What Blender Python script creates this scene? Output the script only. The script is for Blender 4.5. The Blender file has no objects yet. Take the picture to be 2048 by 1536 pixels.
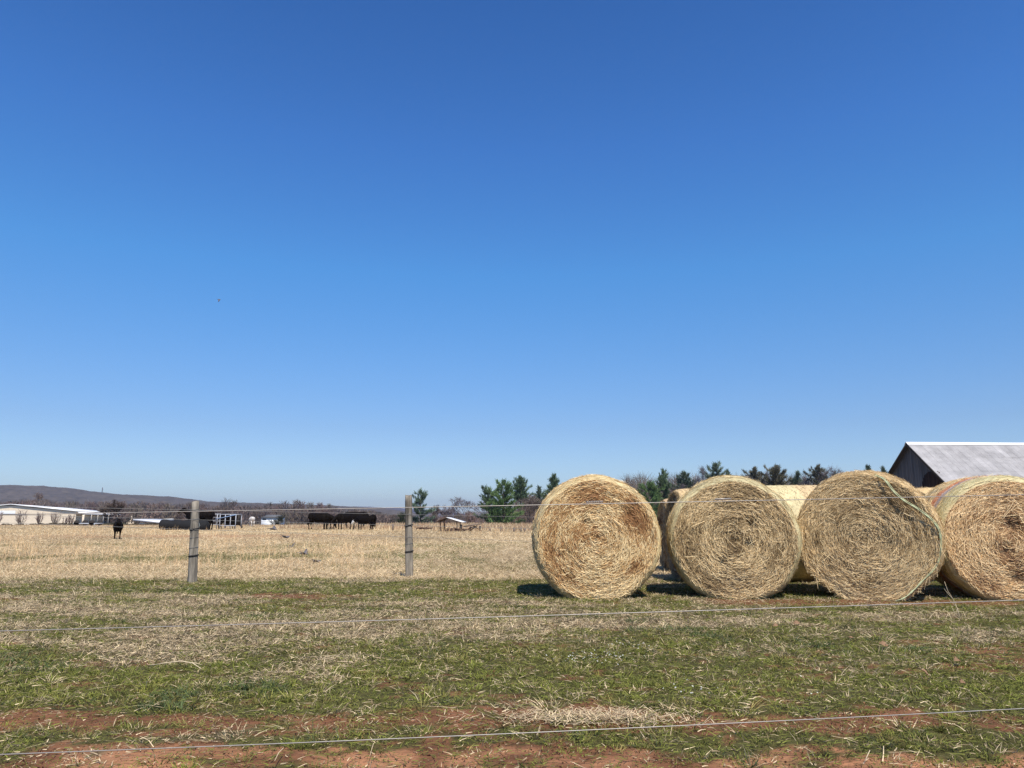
import bpy, bmesh, math, random
import numpy as np
from mathutils import Vector, Matrix, noise as mnoise

sc = bpy.context.scene
C = sc.collection
R = math.radians
PI = math.pi
F = 1500.0
PITCH = R(10.06)
CAMZ = 1.0
CP, SP = math.cos(PITCH), math.sin(PITCH)

# ------------------------------------------------------------------ helpers
def at(px, py, Y):
    """world point on the line of sight of a photo pixel at ground distance Y"""
    u = (px - 1024) / F; v = (768 - py) / F
    s = Y / (CP - v * SP)
    return Vector((u * s, Y, CAMZ + s * (SP + v * CP)))

def yg(py, z=0.0):
    v = (768 - py) / F
    return (z - CAMZ) / math.tan(PITCH + math.atan(v))

def gx(px, Y, z=0.0):
    return (px - 1024) / F * (Y * CP + (z - CAMZ) * SP)

def hash3(ix, iy, seed):
    h = (ix.astype(np.int64) * 374761393 + iy.astype(np.int64) * 668265263 + seed * 1274126177) & 0xFFFFFFFF
    h = ((h ^ (h >> 13)) * 1274126177) & 0xFFFFFFFF
    h = ((h ^ (h >> 15)) * 2246822519) & 0xFFFFFFFF
    return ((h ^ (h >> 16)) & 0xFFFFFF) / float(0xFFFFFF)

def vn(x, y, seed=0):
    x = np.asarray(x, float); y = np.asarray(y, float)
    ix = np.floor(x); iy = np.floor(y)
    fx = x - ix; fy = y - iy
    fx = fx * fx * (3 - 2 * fx); fy = fy * fy * (3 - 2 * fy)
    a = hash3(ix, iy, seed); b = hash3(ix + 1, iy, seed)
    c = hash3(ix, iy + 1, seed); d = hash3(ix + 1, iy + 1, seed)
    return a + (b - a) * fx + (c - a) * fy + (a - b - c + d) * fx * fy

def fbm(x, y, seed=0, octv=4):
    s = 0; a = 0.5; t = 0
    for i in range(octv):
        s = s + a * vn(x * 2 ** i, y * 2 ** i, seed + i * 17); t += a; a *= 0.5
    return s / t

def sstep(a, b, x):
    t = np.clip((x - a) / (b - a), 0, 1)
    return t * t * (3 - 2 * t)

def mesh_np(name, V, quads=None, tris=None, col=None, mats=None, smooth=False, parent=None, midx=None):
    V = np.asarray(V, np.float32)
    me = bpy.data.meshes.new(name)
    nq = 0 if quads is None else len(quads)
    nt = 0 if tris is None else len(tris)
    me.vertices.add(len(V)); me.vertices.foreach_set('co', V.ravel())
    loops = []
    if nq: loops.append(np.asarray(quads, np.int32).ravel())
    if nt: loops.append(np.asarray(tris, np.int32).ravel())
    lv = np.concatenate(loops)
    me.loops.add(len(lv)); me.loops.foreach_set('vertex_index', lv)
    me.polygons.add(nq + nt)
    ls = np.concatenate([np.arange(nq) * 4, nq * 4 + np.arange(nt) * 3]).astype(np.int32)
    me.polygons.foreach_set('loop_start', ls)
    if smooth:
        me.polygons.foreach_set('use_smooth', np.ones(nq + nt, bool))
    if midx is not None:
        me.polygons.foreach_set('material_index', np.asarray(midx, np.int32))
    me.update(calc_edges=True)
    if col is not None:
        ca = me.color_attributes.new('Col', 'FLOAT_COLOR', 'POINT')
        c4 = np.ones((len(V), 4), np.float32); c4[:, :3] = col
        ca.data.foreach_set('color', c4.ravel())
    for m in (mats if isinstance(mats, (list, tuple)) else [mats]):
        if m: me.materials.append(m)
    o = bpy.data.objects.new(name, me); C.objects.link(o)
    if parent: o.parent = parent
    return o

class MB:
    """collects boxes, tubes and prisms into one mesh"""
    def __init__(s): s.v = []; s.q = []; s.t = []; s.c = []
    def add(s, v, q=(), t=(), c=(1, 1, 1)):
        b = len(s.v)
        s.v += [tuple(x) for x in v]; s.c += [c] * len(v)
        s.q += [tuple(i + b for i in f) for f in q]; s.t += [tuple(i + b for i in f) for f in t]
    def box(s, x0, x1, y0, y1, z0, z1, c=(1, 1, 1), M=None):
        v = [Vector((x, y, z)) for z in (z0, z1) for y in (y0, y1) for x in (x0, x1)]
        if M: v = [M @ p for p in v]
        s.add(v, [(0, 2, 3, 1), (4, 5, 7, 6), (0, 1, 5, 4), (2, 6, 7, 3), (0, 4, 6, 2), (1, 3, 7, 5)], c=c)
    def tube(s, pts, rads, n=8, c=(1, 1, 1), cap=True):
        pts = [Vector(p) for p in pts]
        if not isinstance(rads, (list, tuple)): rads = [rads] * len(pts)
        vs = []
        for i, p in enumerate(pts):
            d = (pts[min(i + 1, len(pts) - 1)] - pts[max(i - 1, 0)]).normalized()
            a = d.orthogonal().normalized() if abs(d.z) < .95 else Vector((1, 0, 0))
            a = (a - d * a.dot(d)).normalized()
            if abs(d.z) < .95:
                a = d.cross(Vector((0, 0, 1))).normalized()
            b = d.cross(a)
            for k in range(n):
                t = 2 * PI * k / n
                vs.append(p + (a * math.cos(t) + b * math.sin(t)) * rads[i])
        q = []; t3 = []
        for i in range(len(pts) - 1):
            for k in range(n):
                k2 = (k + 1) % n
                q.append((i * n + k, i * n + k2, (i + 1) * n + k2, (i + 1) * n + k))
        if cap:
            vs.append(pts[0]); vs.append(pts[-1]); m = len(vs)
            for k in range(n):
                t3.append((m - 2, (k + 1) % n, k)); t3.append((m - 1, (len(pts) - 1) * n + k, (len(pts) - 1) * n + (k + 1) % n))
        s.add(vs, q, t3, c)
    def build(s, name, mat, parent=None, smooth=False):
        return mesh_np(name, np.array(s.v), np.array(s.q) if s.q else None, np.array(s.t) if s.t else None,
                       np.array(s.c), mat, smooth, parent)

def tag(o, label=None, cat=None, group=None, kind=None):
    if label: o['label'] = label
    if cat: o['category'] = cat
    if group: o['group'] = group
    if kind: o['kind'] = kind
    return o

def empty(name, loc, rz=0, label=None, cat=None, group=None):
    o = bpy.data.objects.new(name, None); C.objects.link(o)
    o.location = loc; o.rotation_euler = (0, 0, rz)
    o.empty_display_size = .3
    return tag(o, label, cat, group)

def copy_tree(o, parent=None):
    c = o.copy(); C.objects.link(c)
    if parent: c.parent = parent
    for ch in list(o.children): copy_tree(ch, c)
    return c

def nrm(a): return a / np.maximum(np.linalg.norm(a, axis=-1, keepdims=True), 1e-9)

def ribbons(P, D, S, L, W, B, col, tip=0.25):
    """thin curved straws or blades: base P, direction D, side S, length L, width W, bend vector B (added at the tip)"""
    n = len(P)
    L = np.asarray(L).reshape(-1, 1); W = np.asarray(W).reshape(-1, 1)
    m = P + D * L * .5 + B * .28
    t = P + D * L + B
    V = np.stack([P - S * W * .5, P + S * W * .5, m - S * W * .42, m + S * W * .42,
                  t - S * W * tip * .5, t + S * W * tip * .5], 1).reshape(-1, 3)
    i = np.arange(n)[:, None] * 6
    Q = np.concatenate([i + np.array([[0, 1, 3, 2]]), i + np.array([[2, 3, 5, 4]])], 0)
    return V, Q, np.repeat(col, 6, axis=0)

def join_sets(sets):
    Vs = []; Qs = []; Cs = []; b = 0
    for V, Q, c in sets:
        Vs.append(V); Qs.append(Q + b); Cs.append(c); b += len(V)
    return np.concatenate(Vs), np.concatenate(Qs), np.concatenate(Cs)

# ------------------------------------------------------------------ materials
def mat(name, col=(.5, .5, .5), rough=.9, attr=False, nscale=0, namt=.3, bump=0, bscale=50, metal=0,
        coord='Object', stretch=(1, 1, 1), spec=.3, trans=0):
    m = bpy.data.materials.new(name); m.use_nodes = True
    nt = m.node_tree; N = nt.nodes; Lk = nt.links
    b = N['Principled BSDF']
    b.inputs['Roughness'].default_value = rough
    b.inputs['Metallic'].default_value = metal
    b.inputs['Specular IOR Level'].default_value = spec
    src = None
    if attr:
        a = N.new('ShaderNodeAttribute'); a.attribute_name = 'Col'; src = a.outputs['Color']
    tc = N.new('ShaderNodeTexCoord'); mp = N.new('ShaderNodeMapping')
    mp.inputs['Scale'].default_value = stretch
    Lk.new(tc.outputs[coord], mp.inputs['Vector'])
    if nscale:
        nz = N.new('ShaderNodeTexNoise'); nz.inputs['Scale'].default_value = nscale
        nz.inputs['Detail'].default_value = 6; nz.inputs['Roughness'].default_value = .65
        Lk.new(mp.outputs[0], nz.inputs['Vector'])
        mr = N.new('ShaderNodeMapRange')
        mr.inputs['From Min'].default_value = .25; mr.inputs['From Max'].default_value = .75
        mr.inputs['To Min'].default_value = 1 - namt; mr.inputs['To Max'].default_value = 1 + namt
        Lk.new(nz.outputs['Fac'], mr.inputs['Value'])
        vm = N.new('ShaderNodeVectorMath'); vm.operation = 'SCALE'
        if src: Lk.new(src, vm.inputs[0])
        else: vm.inputs[0].default_value = col[:3]
        Lk.new(mr.outputs[0], vm.inputs['Scale'])
        src = vm.outputs[0]
    if src: Lk.new(src, b.inputs['Base Color'])
    else: b.inputs['Base Color'].default_value = (*col, 1)
    if bump:
        n2 = N.new('ShaderNodeTexNoise'); n2.inputs['Scale'].default_value = bscale; n2.inputs['Detail'].default_value = 5
        Lk.new(mp.outputs[0], n2.inputs['Vector'])
        bp = N.new('ShaderNodeBump'); bp.inputs['Strength'].default_value = 1; bp.inputs['Distance'].default_value = bump
        Lk.new(n2.outputs['Fac'], bp.inputs['Height']); Lk.new(bp.outputs[0], b.inputs['Normal'])
    if trans:
        t = N.new('ShaderNodeBsdfTranslucent'); mx = N.new('ShaderNodeMixShader'); mx.inputs[0].default_value = trans
        Lk.new(src, t.inputs['Color']) if src else None
        out = N['Material Output']
        Lk.new(b.outputs[0], mx.inputs[1]); Lk.new(t.outputs[0], mx.inputs[2]); Lk.new(mx.outputs[0], out.inputs['Surface'])
    return m

M_ground = mat('soil_and_turf', attr=True, nscale=9, namt=.35, bump=.02, bscale=30, spec=.1)
M_blade = mat('grass_blades', attr=True, rough=.75, spec=.25, trans=.18)
M_straw = mat('straw', attr=True, rough=.6, spec=.3, trans=.08)
M_hayface = mat('packed_hay', attr=True, nscale=25, namt=.4, bump=.012, bscale=60, spec=.1)
M_wrap = mat('net_wrapped_hay', attr=True, nscale=40, namt=.22, bump=.006, bscale=90, rough=.7, spec=.3, stretch=(1, .5, 1))
M_twine = mat('twine', (.50, .52, .30), nscale=60, namt=.2, rough=.6)
M_wire = mat('galvanised_wire', (.32, .295, .26), rough=.45, metal=.35, nscale=30, namt=.2)
M_wire_dark = mat('old_wire', (.22, .21, .20), rough=.5, metal=.3)
M_post = mat('weathered_post', (.225, .195, .155), nscale=13, namt=1.0, bump=.03, bscale=14, stretch=(1, 1, .12), spec=.1)
M_band = mat('dark_band', (.02, .018, .016), rough=.6)
M_bark = mat('bark', attr=True, nscale=3, namt=.3, spec=.1)
M_twig = mat('twigs', attr=True, rough=.9, spec=.1)
M_needle = mat('needles', attr=True, rough=.7, spec=.2, trans=.1)
M_hill = mat('wooded_hill', attr=True, nscale=.045, namt=.6, spec=0, stretch=(1, 1, 1), bump=6, bscale=.06)
M_cow = mat('black_hide', (.006, .004, .003), rough=.7, nscale=4, namt=.4, spec=.06)
M_white_hair = mat('white_hair', (.75, .72, .68), rough=.8)
M_brownwhite = mat('pale_hide', (.6, .55, .5), rough=.8, nscale=3, namt=.4)
M_cream = mat('cream_metal_siding', (.72, .60, .45), nscale=.6, namt=.08, rough=.6)
M_whiteroof = mat('white_metal_roof', (.80, .78, .76), nscale=.3, namt=.07, rough=.5)
M_white = mat('white_paint', (.8, .8, .79), nscale=1, namt=.05, rough=.5)
M_dark = mat('dark_recess', (.03, .025, .022))
M_grey = mat('grey_shingle', (.11, .11, .115), nscale=2, namt=.2)
M_rust = mat('rusty_brown', (.09, .055, .04), nscale=5, namt=.4)
M_trough = mat('black_rubber', (.012, .012, .013), rough=.9, nscale=5, namt=.3)
M_frame = mat('galvanised_frame', (.36, .37, .40), rough=.7, nscale=5, namt=.1)
M_barnboard = mat('weathered_barn_board', attr=True, nscale=1.4, namt=.45, stretch=(6, 6, .35), spec=.1, bump=.01, bscale=3)
M_barnroof = mat('tin_roof', attr=True, nscale=.7, namt=.32, rough=.8, spec=.15)
M_dirtwood = mat('old_plank', (.17, .13, .10), nscale=8, namt=.4, stretch=(1, 1, 4))
M_leaf = mat('dry_leaf', (.23, .135, .075), nscale=60, namt=.3, rough=.8)
M_bird = mat('grey_plumage', (.12, .11, .115), nscale=30, namt=.3)
M_flower = mat('petals', attr=True, rough=.7)

# ------------------------------------------------------------------ camera, light, sky
cam = bpy.data.cameras.new('camera'); co = bpy.data.objects.new('camera', cam); C.objects.link(co)
co.location = (0, 0, CAMZ); co.rotation_euler = (R(90) + PITCH, 0, 0)
cam.sensor_width = 36; cam.sensor_fit = 'HORIZONTAL'; cam.lens = 36 * F / 2048
cam.clip_start = .05; cam.clip_end = 20000
sc.camera = co

SUN_EL, SUN_AZ = 56, 21        # azimuth: degrees to the right of straight behind the camera
sx, sy, sz = math.sin(R(SUN_AZ)) * math.cos(R(SUN_EL)), -math.cos(R(SUN_AZ)) * math.cos(R(SUN_EL)), math.sin(R(SUN_EL))
sd = bpy.data.lights.new('sun', 'SUN'); so = bpy.data.objects.new('sun', sd); C.objects.link(so)
sd.energy = 5.0; sd.angle = R(.5); sd.color = (1, .945, .85)
so.rotation_euler = Vector((sx, sy, sz)).to_track_quat('Z', 'Y').to_euler()
so.location = (10, -20, 30)

w = bpy.data.worlds.new('World'); sc.world = w; w.use_nodes = True
nt = w.node_tree; N = nt.nodes
bg = N['Background']; sk = N.new('ShaderNodeTexSky'); sk.sky_type = 'NISHITA'
sk.sun_disc = False; sk.sun_elevation = R(SUN_EL); sk.sun_rotation = math.atan2(sx, sy)
sk.altitude = 600; sk.air_density = 1.0; sk.dust_density = .6; sk.ozone_density = 3.2
gm = N.new('ShaderNodeGamma'); gm.inputs['Gamma'].default_value = 1.0
hs = N.new('ShaderNodeHueSaturation'); hs.inputs['Saturation'].default_value = 1.0; hs.inputs['Value'].default_value = 1.0
nt.links.new(sk.outputs[0], gm.inputs[0]); nt.links.new(gm.outputs[0], hs.inputs['Color']); 
# the phone's deep clear-sky blue: tint the sky by height above the horizon (world direction)
tcw = N.new('ShaderNodeTexCoord'); sp = N.new('ShaderNodeSeparateXYZ'); rp = N.new('ShaderNodeValToRGB'); mu = N.new('ShaderNodeVectorMath'); mu.operation = 'MULTIPLY'
nt.links.new(tcw.outputs['Generated'], sp.inputs[0]); nt.links.new(sp.outputs['Z'], rp.inputs['Fac'])
stops = [(0.0, (.62, .68, .82)), (.054, (.59, .67, .81)), (.114, (.53, .63, .78)), (.314, (.375, .785, 1.07)), (.46, (.32, .695, 1.11)), (.595, (.25, .59, 1.0)), (.8, (.18, .42, .75))]
er = rp.color_ramp.elements
while len(er) < len(stops): er.new(.5)
for e, (p_, c_) in zip(er, stops): e.position = p_; e.color = (*c_, 1)
nt.links.new(hs.outputs[0], mu.inputs[0]); nt.links.new(rp.outputs['Color'], mu.inputs[1]); nt.links.new(mu.outputs[0], bg.inputs['Color'])
bg.inputs['Strength'].default_value = .134
sc.view_settings.view_transform = 'Standard'; sc.view_settings.look = 'None'
sc.view_settings.exposure = 0.28; sc.view_settings.gamma = 1
sc.cycles.max_bounces = 6; sc.cycles.diffuse_bounces = 3; sc.cycles.transmission_bounces = 3; sc.cycles.volume_bounces = 0
sc.cycles.use_denoising = True; sc.cycles.denoiser = 'OPENIMAGEDENOISE'; sc.cycles.denoising_prefilter = 'NONE'; sc.cycles.denoising_input_passes = 'RGB_ALBEDO_NORMAL'

# ------------------------------------------------------------------ ground
Y_FIELD = 12.35     # where the green strip ends and the dry field begins

def terrain(x, y):
    x = np.asarray(x, float); y = np.asarray(y, float)
    z = -3.0 * sstep(88, 230, y)
    z = z + .05 * (fbm(x * .12, y * .12, 5, 2) - .5) * sstep(13, 25, y)
    return z

def soil_w(x, y):
    y = y + .55 * (fbm(x * .55, y * .3, 15, 3) - .5) * sstep(8, 5, y) + .25 * (fbm(x * 2.5, y * 2.0, 16, 2) - .5)
    n = fbm(x * 1.3, y * 2.6, 11, 4); n2 = fbm(x * 4, y * 6, 12, 3)
    n = .65 * n + .35 * n2
    s = sstep(3.72, 3.30, y) * .76
    s = np.maximum(s, np.exp(-((y - 3.93 - .06 * np.sin(x * 1.3)) / .27) ** 2) * (.70 + .16 * sstep(0, 2, np.abs(x + .2))))
    s = np.maximum(s, sstep(8.7, 9.0, y) * sstep(9.75, 9.35, y) * sstep(1.8, 2.6, x) * sstep(6.4, 5.6, x) * .95)
    s = np.maximum(s, np.exp(-((y - 9.95) / .38) ** 2) * sstep(-3.9, -3.3, x) * sstep(-1.6, -2.3, x) * .85)
    s = np.maximum(s, np.exp(-((y - 9.4) / .35) ** 2) * sstep(-5.6, -6.3, x) * .85)
    s = np.maximum(s, np.exp(-((y - 10.6) / .25) ** 2) * sstep(-1.4, -1, x) * sstep(.6, .1, x) * .6)
    s = np.maximum(s, np.exp(-((y - 5.6) / 1.2) ** 2) * sstep(2.2, 3.6, x) * .62)
    s = np.maximum(s, .24 * sstep(12.4, 12.0, y))
    s = s * sstep(Y_FIELD + .3, Y_FIELD - .3, y)
    fine = fbm(x * 9, y * 14, 14, 3)
    return np.clip(sstep(.0, .26, s * .86 - (1 - n) * .95 + .13 + (fine - .5) * 1.1), 0, 1)

def green_w(x, y):
    n = .45 * fbm(x * .8, y * 1.4, 31, 3) + .35 * fbm(x * 2.2, y * 3.6, 33, 3) + .20 * fbm(x * 6, y * 8, 35, 2)
    g = .56 + .13 * sstep(9.6, 10.6, y) + .14 * sstep(7.2, 5.8, y) * sstep(-2.4, -.8, x) + .12 * sstep(7.2, 5, y)
    g = g - .12 * np.exp(-((y - 7.6) / 1.6) ** 2) * sstep(1.8, -.5, x) + .12 * sstep(4.2, 4.6, y) * sstep(5.1, 4.7, y)
    g = g * sstep(Y_FIELD + .35, Y_FIELD - .25, y + (fbm(x * 2, y * 2, 41, 2) - .5) * 1.6)
    return np.clip(sstep(.30, .72, g + (n - .5) * 1.7), 0, 1)

SOIL = np.array([.165, .075, .038]); SOIL_L = np.array([.32, .155, .080])
TAN = np.array([.43, .32, .185]); STRAW = np.array([.70, .55, .34]); DULL = np.array([.25, .19, .105])
GREEN = np.array([.140, .140, .032]); GREEN_B = np.array([.205, .220, .040]); GREEN_D = np.array([.080, .095, .034])

def ground_col(x, y):
    s = soil_w(x, y)[..., None]; g = green_w(x, y)[..., None]
    n = fbm(x * 3, y * 3, 51, 4)[..., None]
    base = (DULL * .38 * (1 - g) + (GREEN * .30 + DULL * .12) * g) * (.7 + .6 * n)  # turf base darkened in colour, standing in for shade beneath the blades
    so_ = SOIL + (SOIL_L - SOIL) * sstep(3.75, 3.3, y)[..., None] * sstep(.42, .6, n)
    so_ = so_ * (.55 + .5 * n + .4 * fbm(x * 17, y * 17, 57, 2)[..., None])
    near = base * (1 - s) + so_ * s
    # dry field
    f1 = fbm(x * .22, y * .11, 61, 4)[..., None]; f2 = fbm(x * 1.1, y * .5, 63, 3)[..., None]
    fld = TAN * (.70 + .35 * f1) * (.85 + .3 * f2)
    grn = (np.exp(-((y - 19.5 - .03 * x) / 2.6) ** 2) * .75 + np.exp(-((y - 27) / 3) ** 2) * .45)[..., None] * sstep(.35, .65, f2)
    fld = fld * (1 - grn) + np.array([.24, .20, .095]) * grn
    # reddish worn ground and spilled hay round the feeding places
    red = (np.exp(-((y - 40.5) / 4.2) ** 2) * sstep(-28, -24, x) * sstep(-5, -11, x))[..., None] * sstep(.35, .55, f2 * .6 + f1 * .4)
    red = np.maximum(red, (np.exp(-((y - 41) / 3.2) ** 2) * sstep(-20, -17, x) * sstep(-11, -13, x))[..., None] * .8)
    fld = fld * (1 - red * .75) + np.array([.34, .175, .09]) * red * .75
    hay = (np.exp(-((y - 51) / 5) ** 2) * sstep(-27, -22, x) * sstep(-8, -12, x) + np.exp(-((y - 55) / 6) ** 2) * sstep(-17, -14, x) * sstep(-8, -10, x))[..., None]
    fld = fld * (1 - .6 * np.clip(hay, 0, 1)) + np.array([.66, .52, .30]) * .6 * np.clip(hay, 0, 1)
    far = sstep(95, 140, y)[..., None]
    fld = fld * (1 - far) + np.array([.12, .095, .06]) * far
    k = sstep(Y_FIELD - .2, Y_FIELD + .5, y)[..., None]
    return near * (1 - k) + fld * k

ys = [-60, -30, -15, -6, -2, 0, 1.2, 2.2]
y = 2.6
while y < 13.5: ys.append(y); y += .035
while y < 9000: ys.append(y); y *= 1.018
ys = np.array(ys); nc = 760
uu = np.linspace(-1, 1, nc)
YY, UU = np.meshgrid(ys, uu, indexing='ij')
XX = UU * (8 + 1.0 * np.maximum(YY, 0)) * np.where(YY < 1, 1 + np.abs(YY) * .5, 1)
ZZ = terrain(XX, YY)
nearm = sstep(14, 12, YY)
ZZ = ZZ + nearm * (.028 * (fbm(XX * 2.2, YY * 2.2, 71, 4) - .5) + .012 * (fbm(XX * 13, YY * 13, 73, 2) - .5))
GC = ground_col(XX, YY)
V = np.stack([XX, YY, ZZ], -1).reshape(-1, 3)
ii = (np.arange(len(ys) - 1)[:, None] * nc + np.arange(nc - 1)[None, :]).reshape(-1, 1)
Q = ii + np.array([[0, 1, nc + 1, nc]])
g = mesh_np('ground', V, Q, None, GC.reshape(-1, 3), M_ground, smooth=True)
tag(g, kind='structure')

# ------------------------------------------------------------------ grass (too many blades to count)
rng = np.random.default_rng(7)
def tuftless(x, y): return len(x)

def blades(x, y, typ, L, Wd, lean, rg, zoff=-.004, colv=None, bendf=.55):
    n = len(x)
    a = rg.uniform(0, 2 * PI, n)
    D = np.stack([np.cos(a) * lean, np.sin(a) * lean, np.ones(n)], 1); D = nrm(D)
    b = rg.uniform(0, 2 * PI, n)
    S = np.stack([np.cos(b), np.sin(b), rg.uniform(-.3, .3, n)], 1)
    S = nrm(S - D * (S * D).sum(1, keepdims=True))
    B = np.stack([np.cos(a), np.sin(a), -rg.uniform(.3, 1.1, n)], 1) * (L * bendf * rg.uniform(.2, 1, n))[:, None]
    P = np.stack([x, y, terrain(x, y) + zoff], 1)
    return ribbons(P, D, S, L, Wd, B, colv, tip=.15)

EXCL = []   # filled with bale footprints so that no grass grows through them
def near_grass():
    sets = []
    nt_ = 32000
    ty = 2.75 + (12.9 - 2.75) * rng.random(nt_) ** .82
    tx = rng.uniform(-1, 1, nt_) * (.74 * ty + 1.0)
    s = soil_w(tx, ty); gr = green_w(tx, ty)
    keep = rng.random(nt_) > s * .58
    tx, ty, s, gr = tx[keep], ty[keep], s[keep], gr[keep]
    nb = np.where(rng.random(len(tx)) < .22, rng.integers(28, 50, len(tx)), rng.integers(9, 22, len(tx)))
    idx = np.repeat(np.arange(len(tx)), nb)
    n = len(idx)
    rad = rng.uniform(.015, .085, len(tx))[idx] * np.sqrt(rng.random(n))
    a = rng.uniform(0, 2 * PI, n)
    x = tx[idx] + np.cos(a) * rad; yy = ty[idx] + np.sin(a) * rad
    isg = rng.random(len(tx)) < (.16 + .60 * gr)
    isg_b = np.where(rng.random(n) < .62, isg[idx], rng.random(n) < gr[idx])
    hs_ = rng.uniform(.45, 1.15, len(tx)) ** 1.3
    big = rng.random(len(tx)) < .06
    hs_ = np.where(big, hs_ * 1.7, hs_)
    L = np.where(isg_b, rng.uniform(.022, .056, n), rng.uniform(.028, .072, n)) * hs_[idx] * (1 - .45 * s[idx])
    Wd = rng.uniform(.0018, .0040, n) * (1 + .06 * yy)
    tone = rng.uniform(.6, 1.35, len(tx))[idx] * rng.uniform(.6, 1.35, n)
    gm_ = rng.random(len(tx))[idx][:, None]
    gcol = np.where(gm_ < .35, GREEN_B, np.where(gm_ < .60, GREEN, np.where(gm_ < .86, np.array([.27, .22, .075]), GREEN_D + np.array([0, .012, .010]))))
    bright = (sstep(5.9, 5.0, yy) * sstep(4.25, 4.5, yy))[:, None]
    gcol = gcol * (1 - .5 * bright) + GREEN_B * 1.1 * .5 * bright
    dm = rng.random(n)[:, None]
    dcol = np.where(dm < .5, STRAW * .95, np.where(dm < .85, TAN * .85, DULL))
    col = np.where(isg_b[:, None], gcol, dcol) * tone[:, None]
    # blades lean outwards from the tuft
    lean = rng.uniform(.1, 1.2, n) * np.where(isg_b, .8, 1.5)
    D = nrm(np.stack([np.cos(a) * lean, np.sin(a) * lean, np.ones(n)], 1))
    b = rng.uniform(0, 2 * PI, n)
    S = np.stack([np.cos(b), np.sin(b), rng.uniform(-.3, .3, n)], 1); S = nrm(S - D * (S * D).sum(1, keepdims=True))
    B = np.stack([np.cos(a + .4), np.sin(a + .4), -rng.uniform(.2, 1, n)], 1) * (L * rng.uniform(.1, .55, n))[:, None]
    P = np.stack([x, yy, np.zeros(n) - .006], 1)
    sets.append(ribbons(P, D, S, L, Wd, B, col, tip=.12))
    # low scattered leaves and litter lying on the soil
    n = 200000
    yy = 2.7 + (12.9 - 2.7) * rng.random(n) ** .85; x = rng.uniform(-1, 1, n) * (.74 * yy + 1.0)
    s = soil_w(x, yy); gr = green_w(x, yy)
    k = rng.random(n) > s * .22; x, yy, s, gr = x[k], yy[k], s[k], gr[k]; n = len(x)
    isg = rng.random(n) < gr * .85
    L = rng.uniform(.015, .060, n) * (1 - .3 * s); Wd = rng.uniform(.002, .0045, n) * (1 + .05 * yy)
    dm = rng.random(n)[:, None]
    col = np.where(isg[:, None], GREEN + (GREEN_B - GREEN) * rng.random(n)[:, None], np.where(dm < .5, STRAW, TAN)) * rng.uniform(.6, 1.25, n)[:, None]
    a = rng.uniform(0, 2 * PI, n)
    up = rng.uniform(-.02, .55, n)
    D = nrm(np.stack([np.cos(a), np.sin(a), up], 1))
    S = nrm(np.cross(D, np.stack([rng.normal(0, .6, n), rng.normal(0, .6, n), np.ones(n)], 1)))
    B = np.stack([rng.normal(0, .3, n), rng.normal(0, .3, n), -up * .5], 1) * L[:, None]
    P = np.stack([x, yy, rng.uniform(.0, .02, n)], 1)
    sets.append(ribbons(P, D, S, L, Wd, B, col, tip=.4))
    # crumbs of soil, bark and chaff
    n = 90000
    yy = 2.7 + (12.6 - 2.7) * rng.random(n) ** .8; x = rng.uniform(-1, 1, n) * (.74 * yy + 1.0)
    k = soil_w(x, yy) > rng.random(n) * .9; x, yy = x[k], yy[k]; n = len(x)
    a = rng.uniform(0, 2 * PI, n); D = nrm(np.stack([np.cos(a), np.sin(a), rng.uniform(0, .8, n)], 1)); S = nrm(np.cross(D, rng.normal(0, 1, (n, 3))))
    L = rng.uniform(.003, .014, n); pk = rng.random(n)[:, None]
    col = np.where(pk < .45, SOIL * .6, np.where(pk < .7, SOIL_L * 1.1, np.where(pk < .85, TAN, DULL))) * rng.uniform(.6, 1.3, n)[:, None]
    sets.append(ribbons(np.stack([x, yy, rng.uniform(.0, .008, n)], 1), D, S, L, L * rng.uniform(.3, .8, n), np.zeros((n, 3)), col, tip=.6))
    # long pale stems lying about
    n = 420
    yy = rng.uniform(2.9, 12.4, n); x = rng.uniform(-1, 1, n) * (.74 * yy + 1)
    a = rng.uniform(0, 2 * PI, n); L = rng.uniform(.06, .20, n); up = rng.uniform(0, .35, n)
    D = nrm(np.stack([np.cos(a), np.sin(a), up], 1)); S = nrm(np.cross(D, np.tile([0., 0., 1.], (n, 1))))
    B = np.stack([rng.normal(0, .25, n), rng.normal(0, .25, n), -up * .8], 1) * L[:, None]
    P = np.stack([x, yy, rng.uniform(.015, .05, n)], 1)
    sets.append(ribbons(P, D, S, L, rng.uniform(.0025, .005, n), B, np.tile(STRAW * 1.12, (n, 1)) * rng.uniform(.7, 1.15, n)[:, None], tip=.5))
    # dark blue green clumps and the clump at the foot of the left post
    spots = [(387, 1180, 150, .10), (1360, 1262, 170, .16), (1420, 1275, 150, .14), (1280, 1262, 100, .1), (480, 1375, 150, .15), (520, 1382, 140, .14),
             (60, 1340, 200, .2), (20, 1320, 200, .2), (1640, 1295, 110, .1), (1835, 1303, 110, .1), (505, 1235, 80, .08), (110, 1185, 100, .1), (240, 1185, 100, .1),
             (330, 1420, 160, .12), (350, 1395, 160, .12), (1180, 1235, 90, .1), (1270, 1245, 110, .1)]
    for (px, py, nb_, r_) in spots:
        Y0 = yg(py); X0 = gx(px, Y0)
        a = rng.uniform(0, 2 * PI, nb_); rr = r_ * np.sqrt(rng.random(nb_))
        x = X0 + np.cos(a) * rr * 1.3; yy = Y0 + np.sin(a) * rr
        L = rng.uniform(.04, .08, nb_)
        nb_ = len(L)
        col = np.tile(GREEN_D + np.array([0, .012, .006]), (nb_, 1)) * rng.uniform(.7, 1.6, nb_)[:, None]
        sets.append(blades(x, yy, 0, L, rng.uniform(.003, .006, nb_), .5, rng, colv=col))
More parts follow.
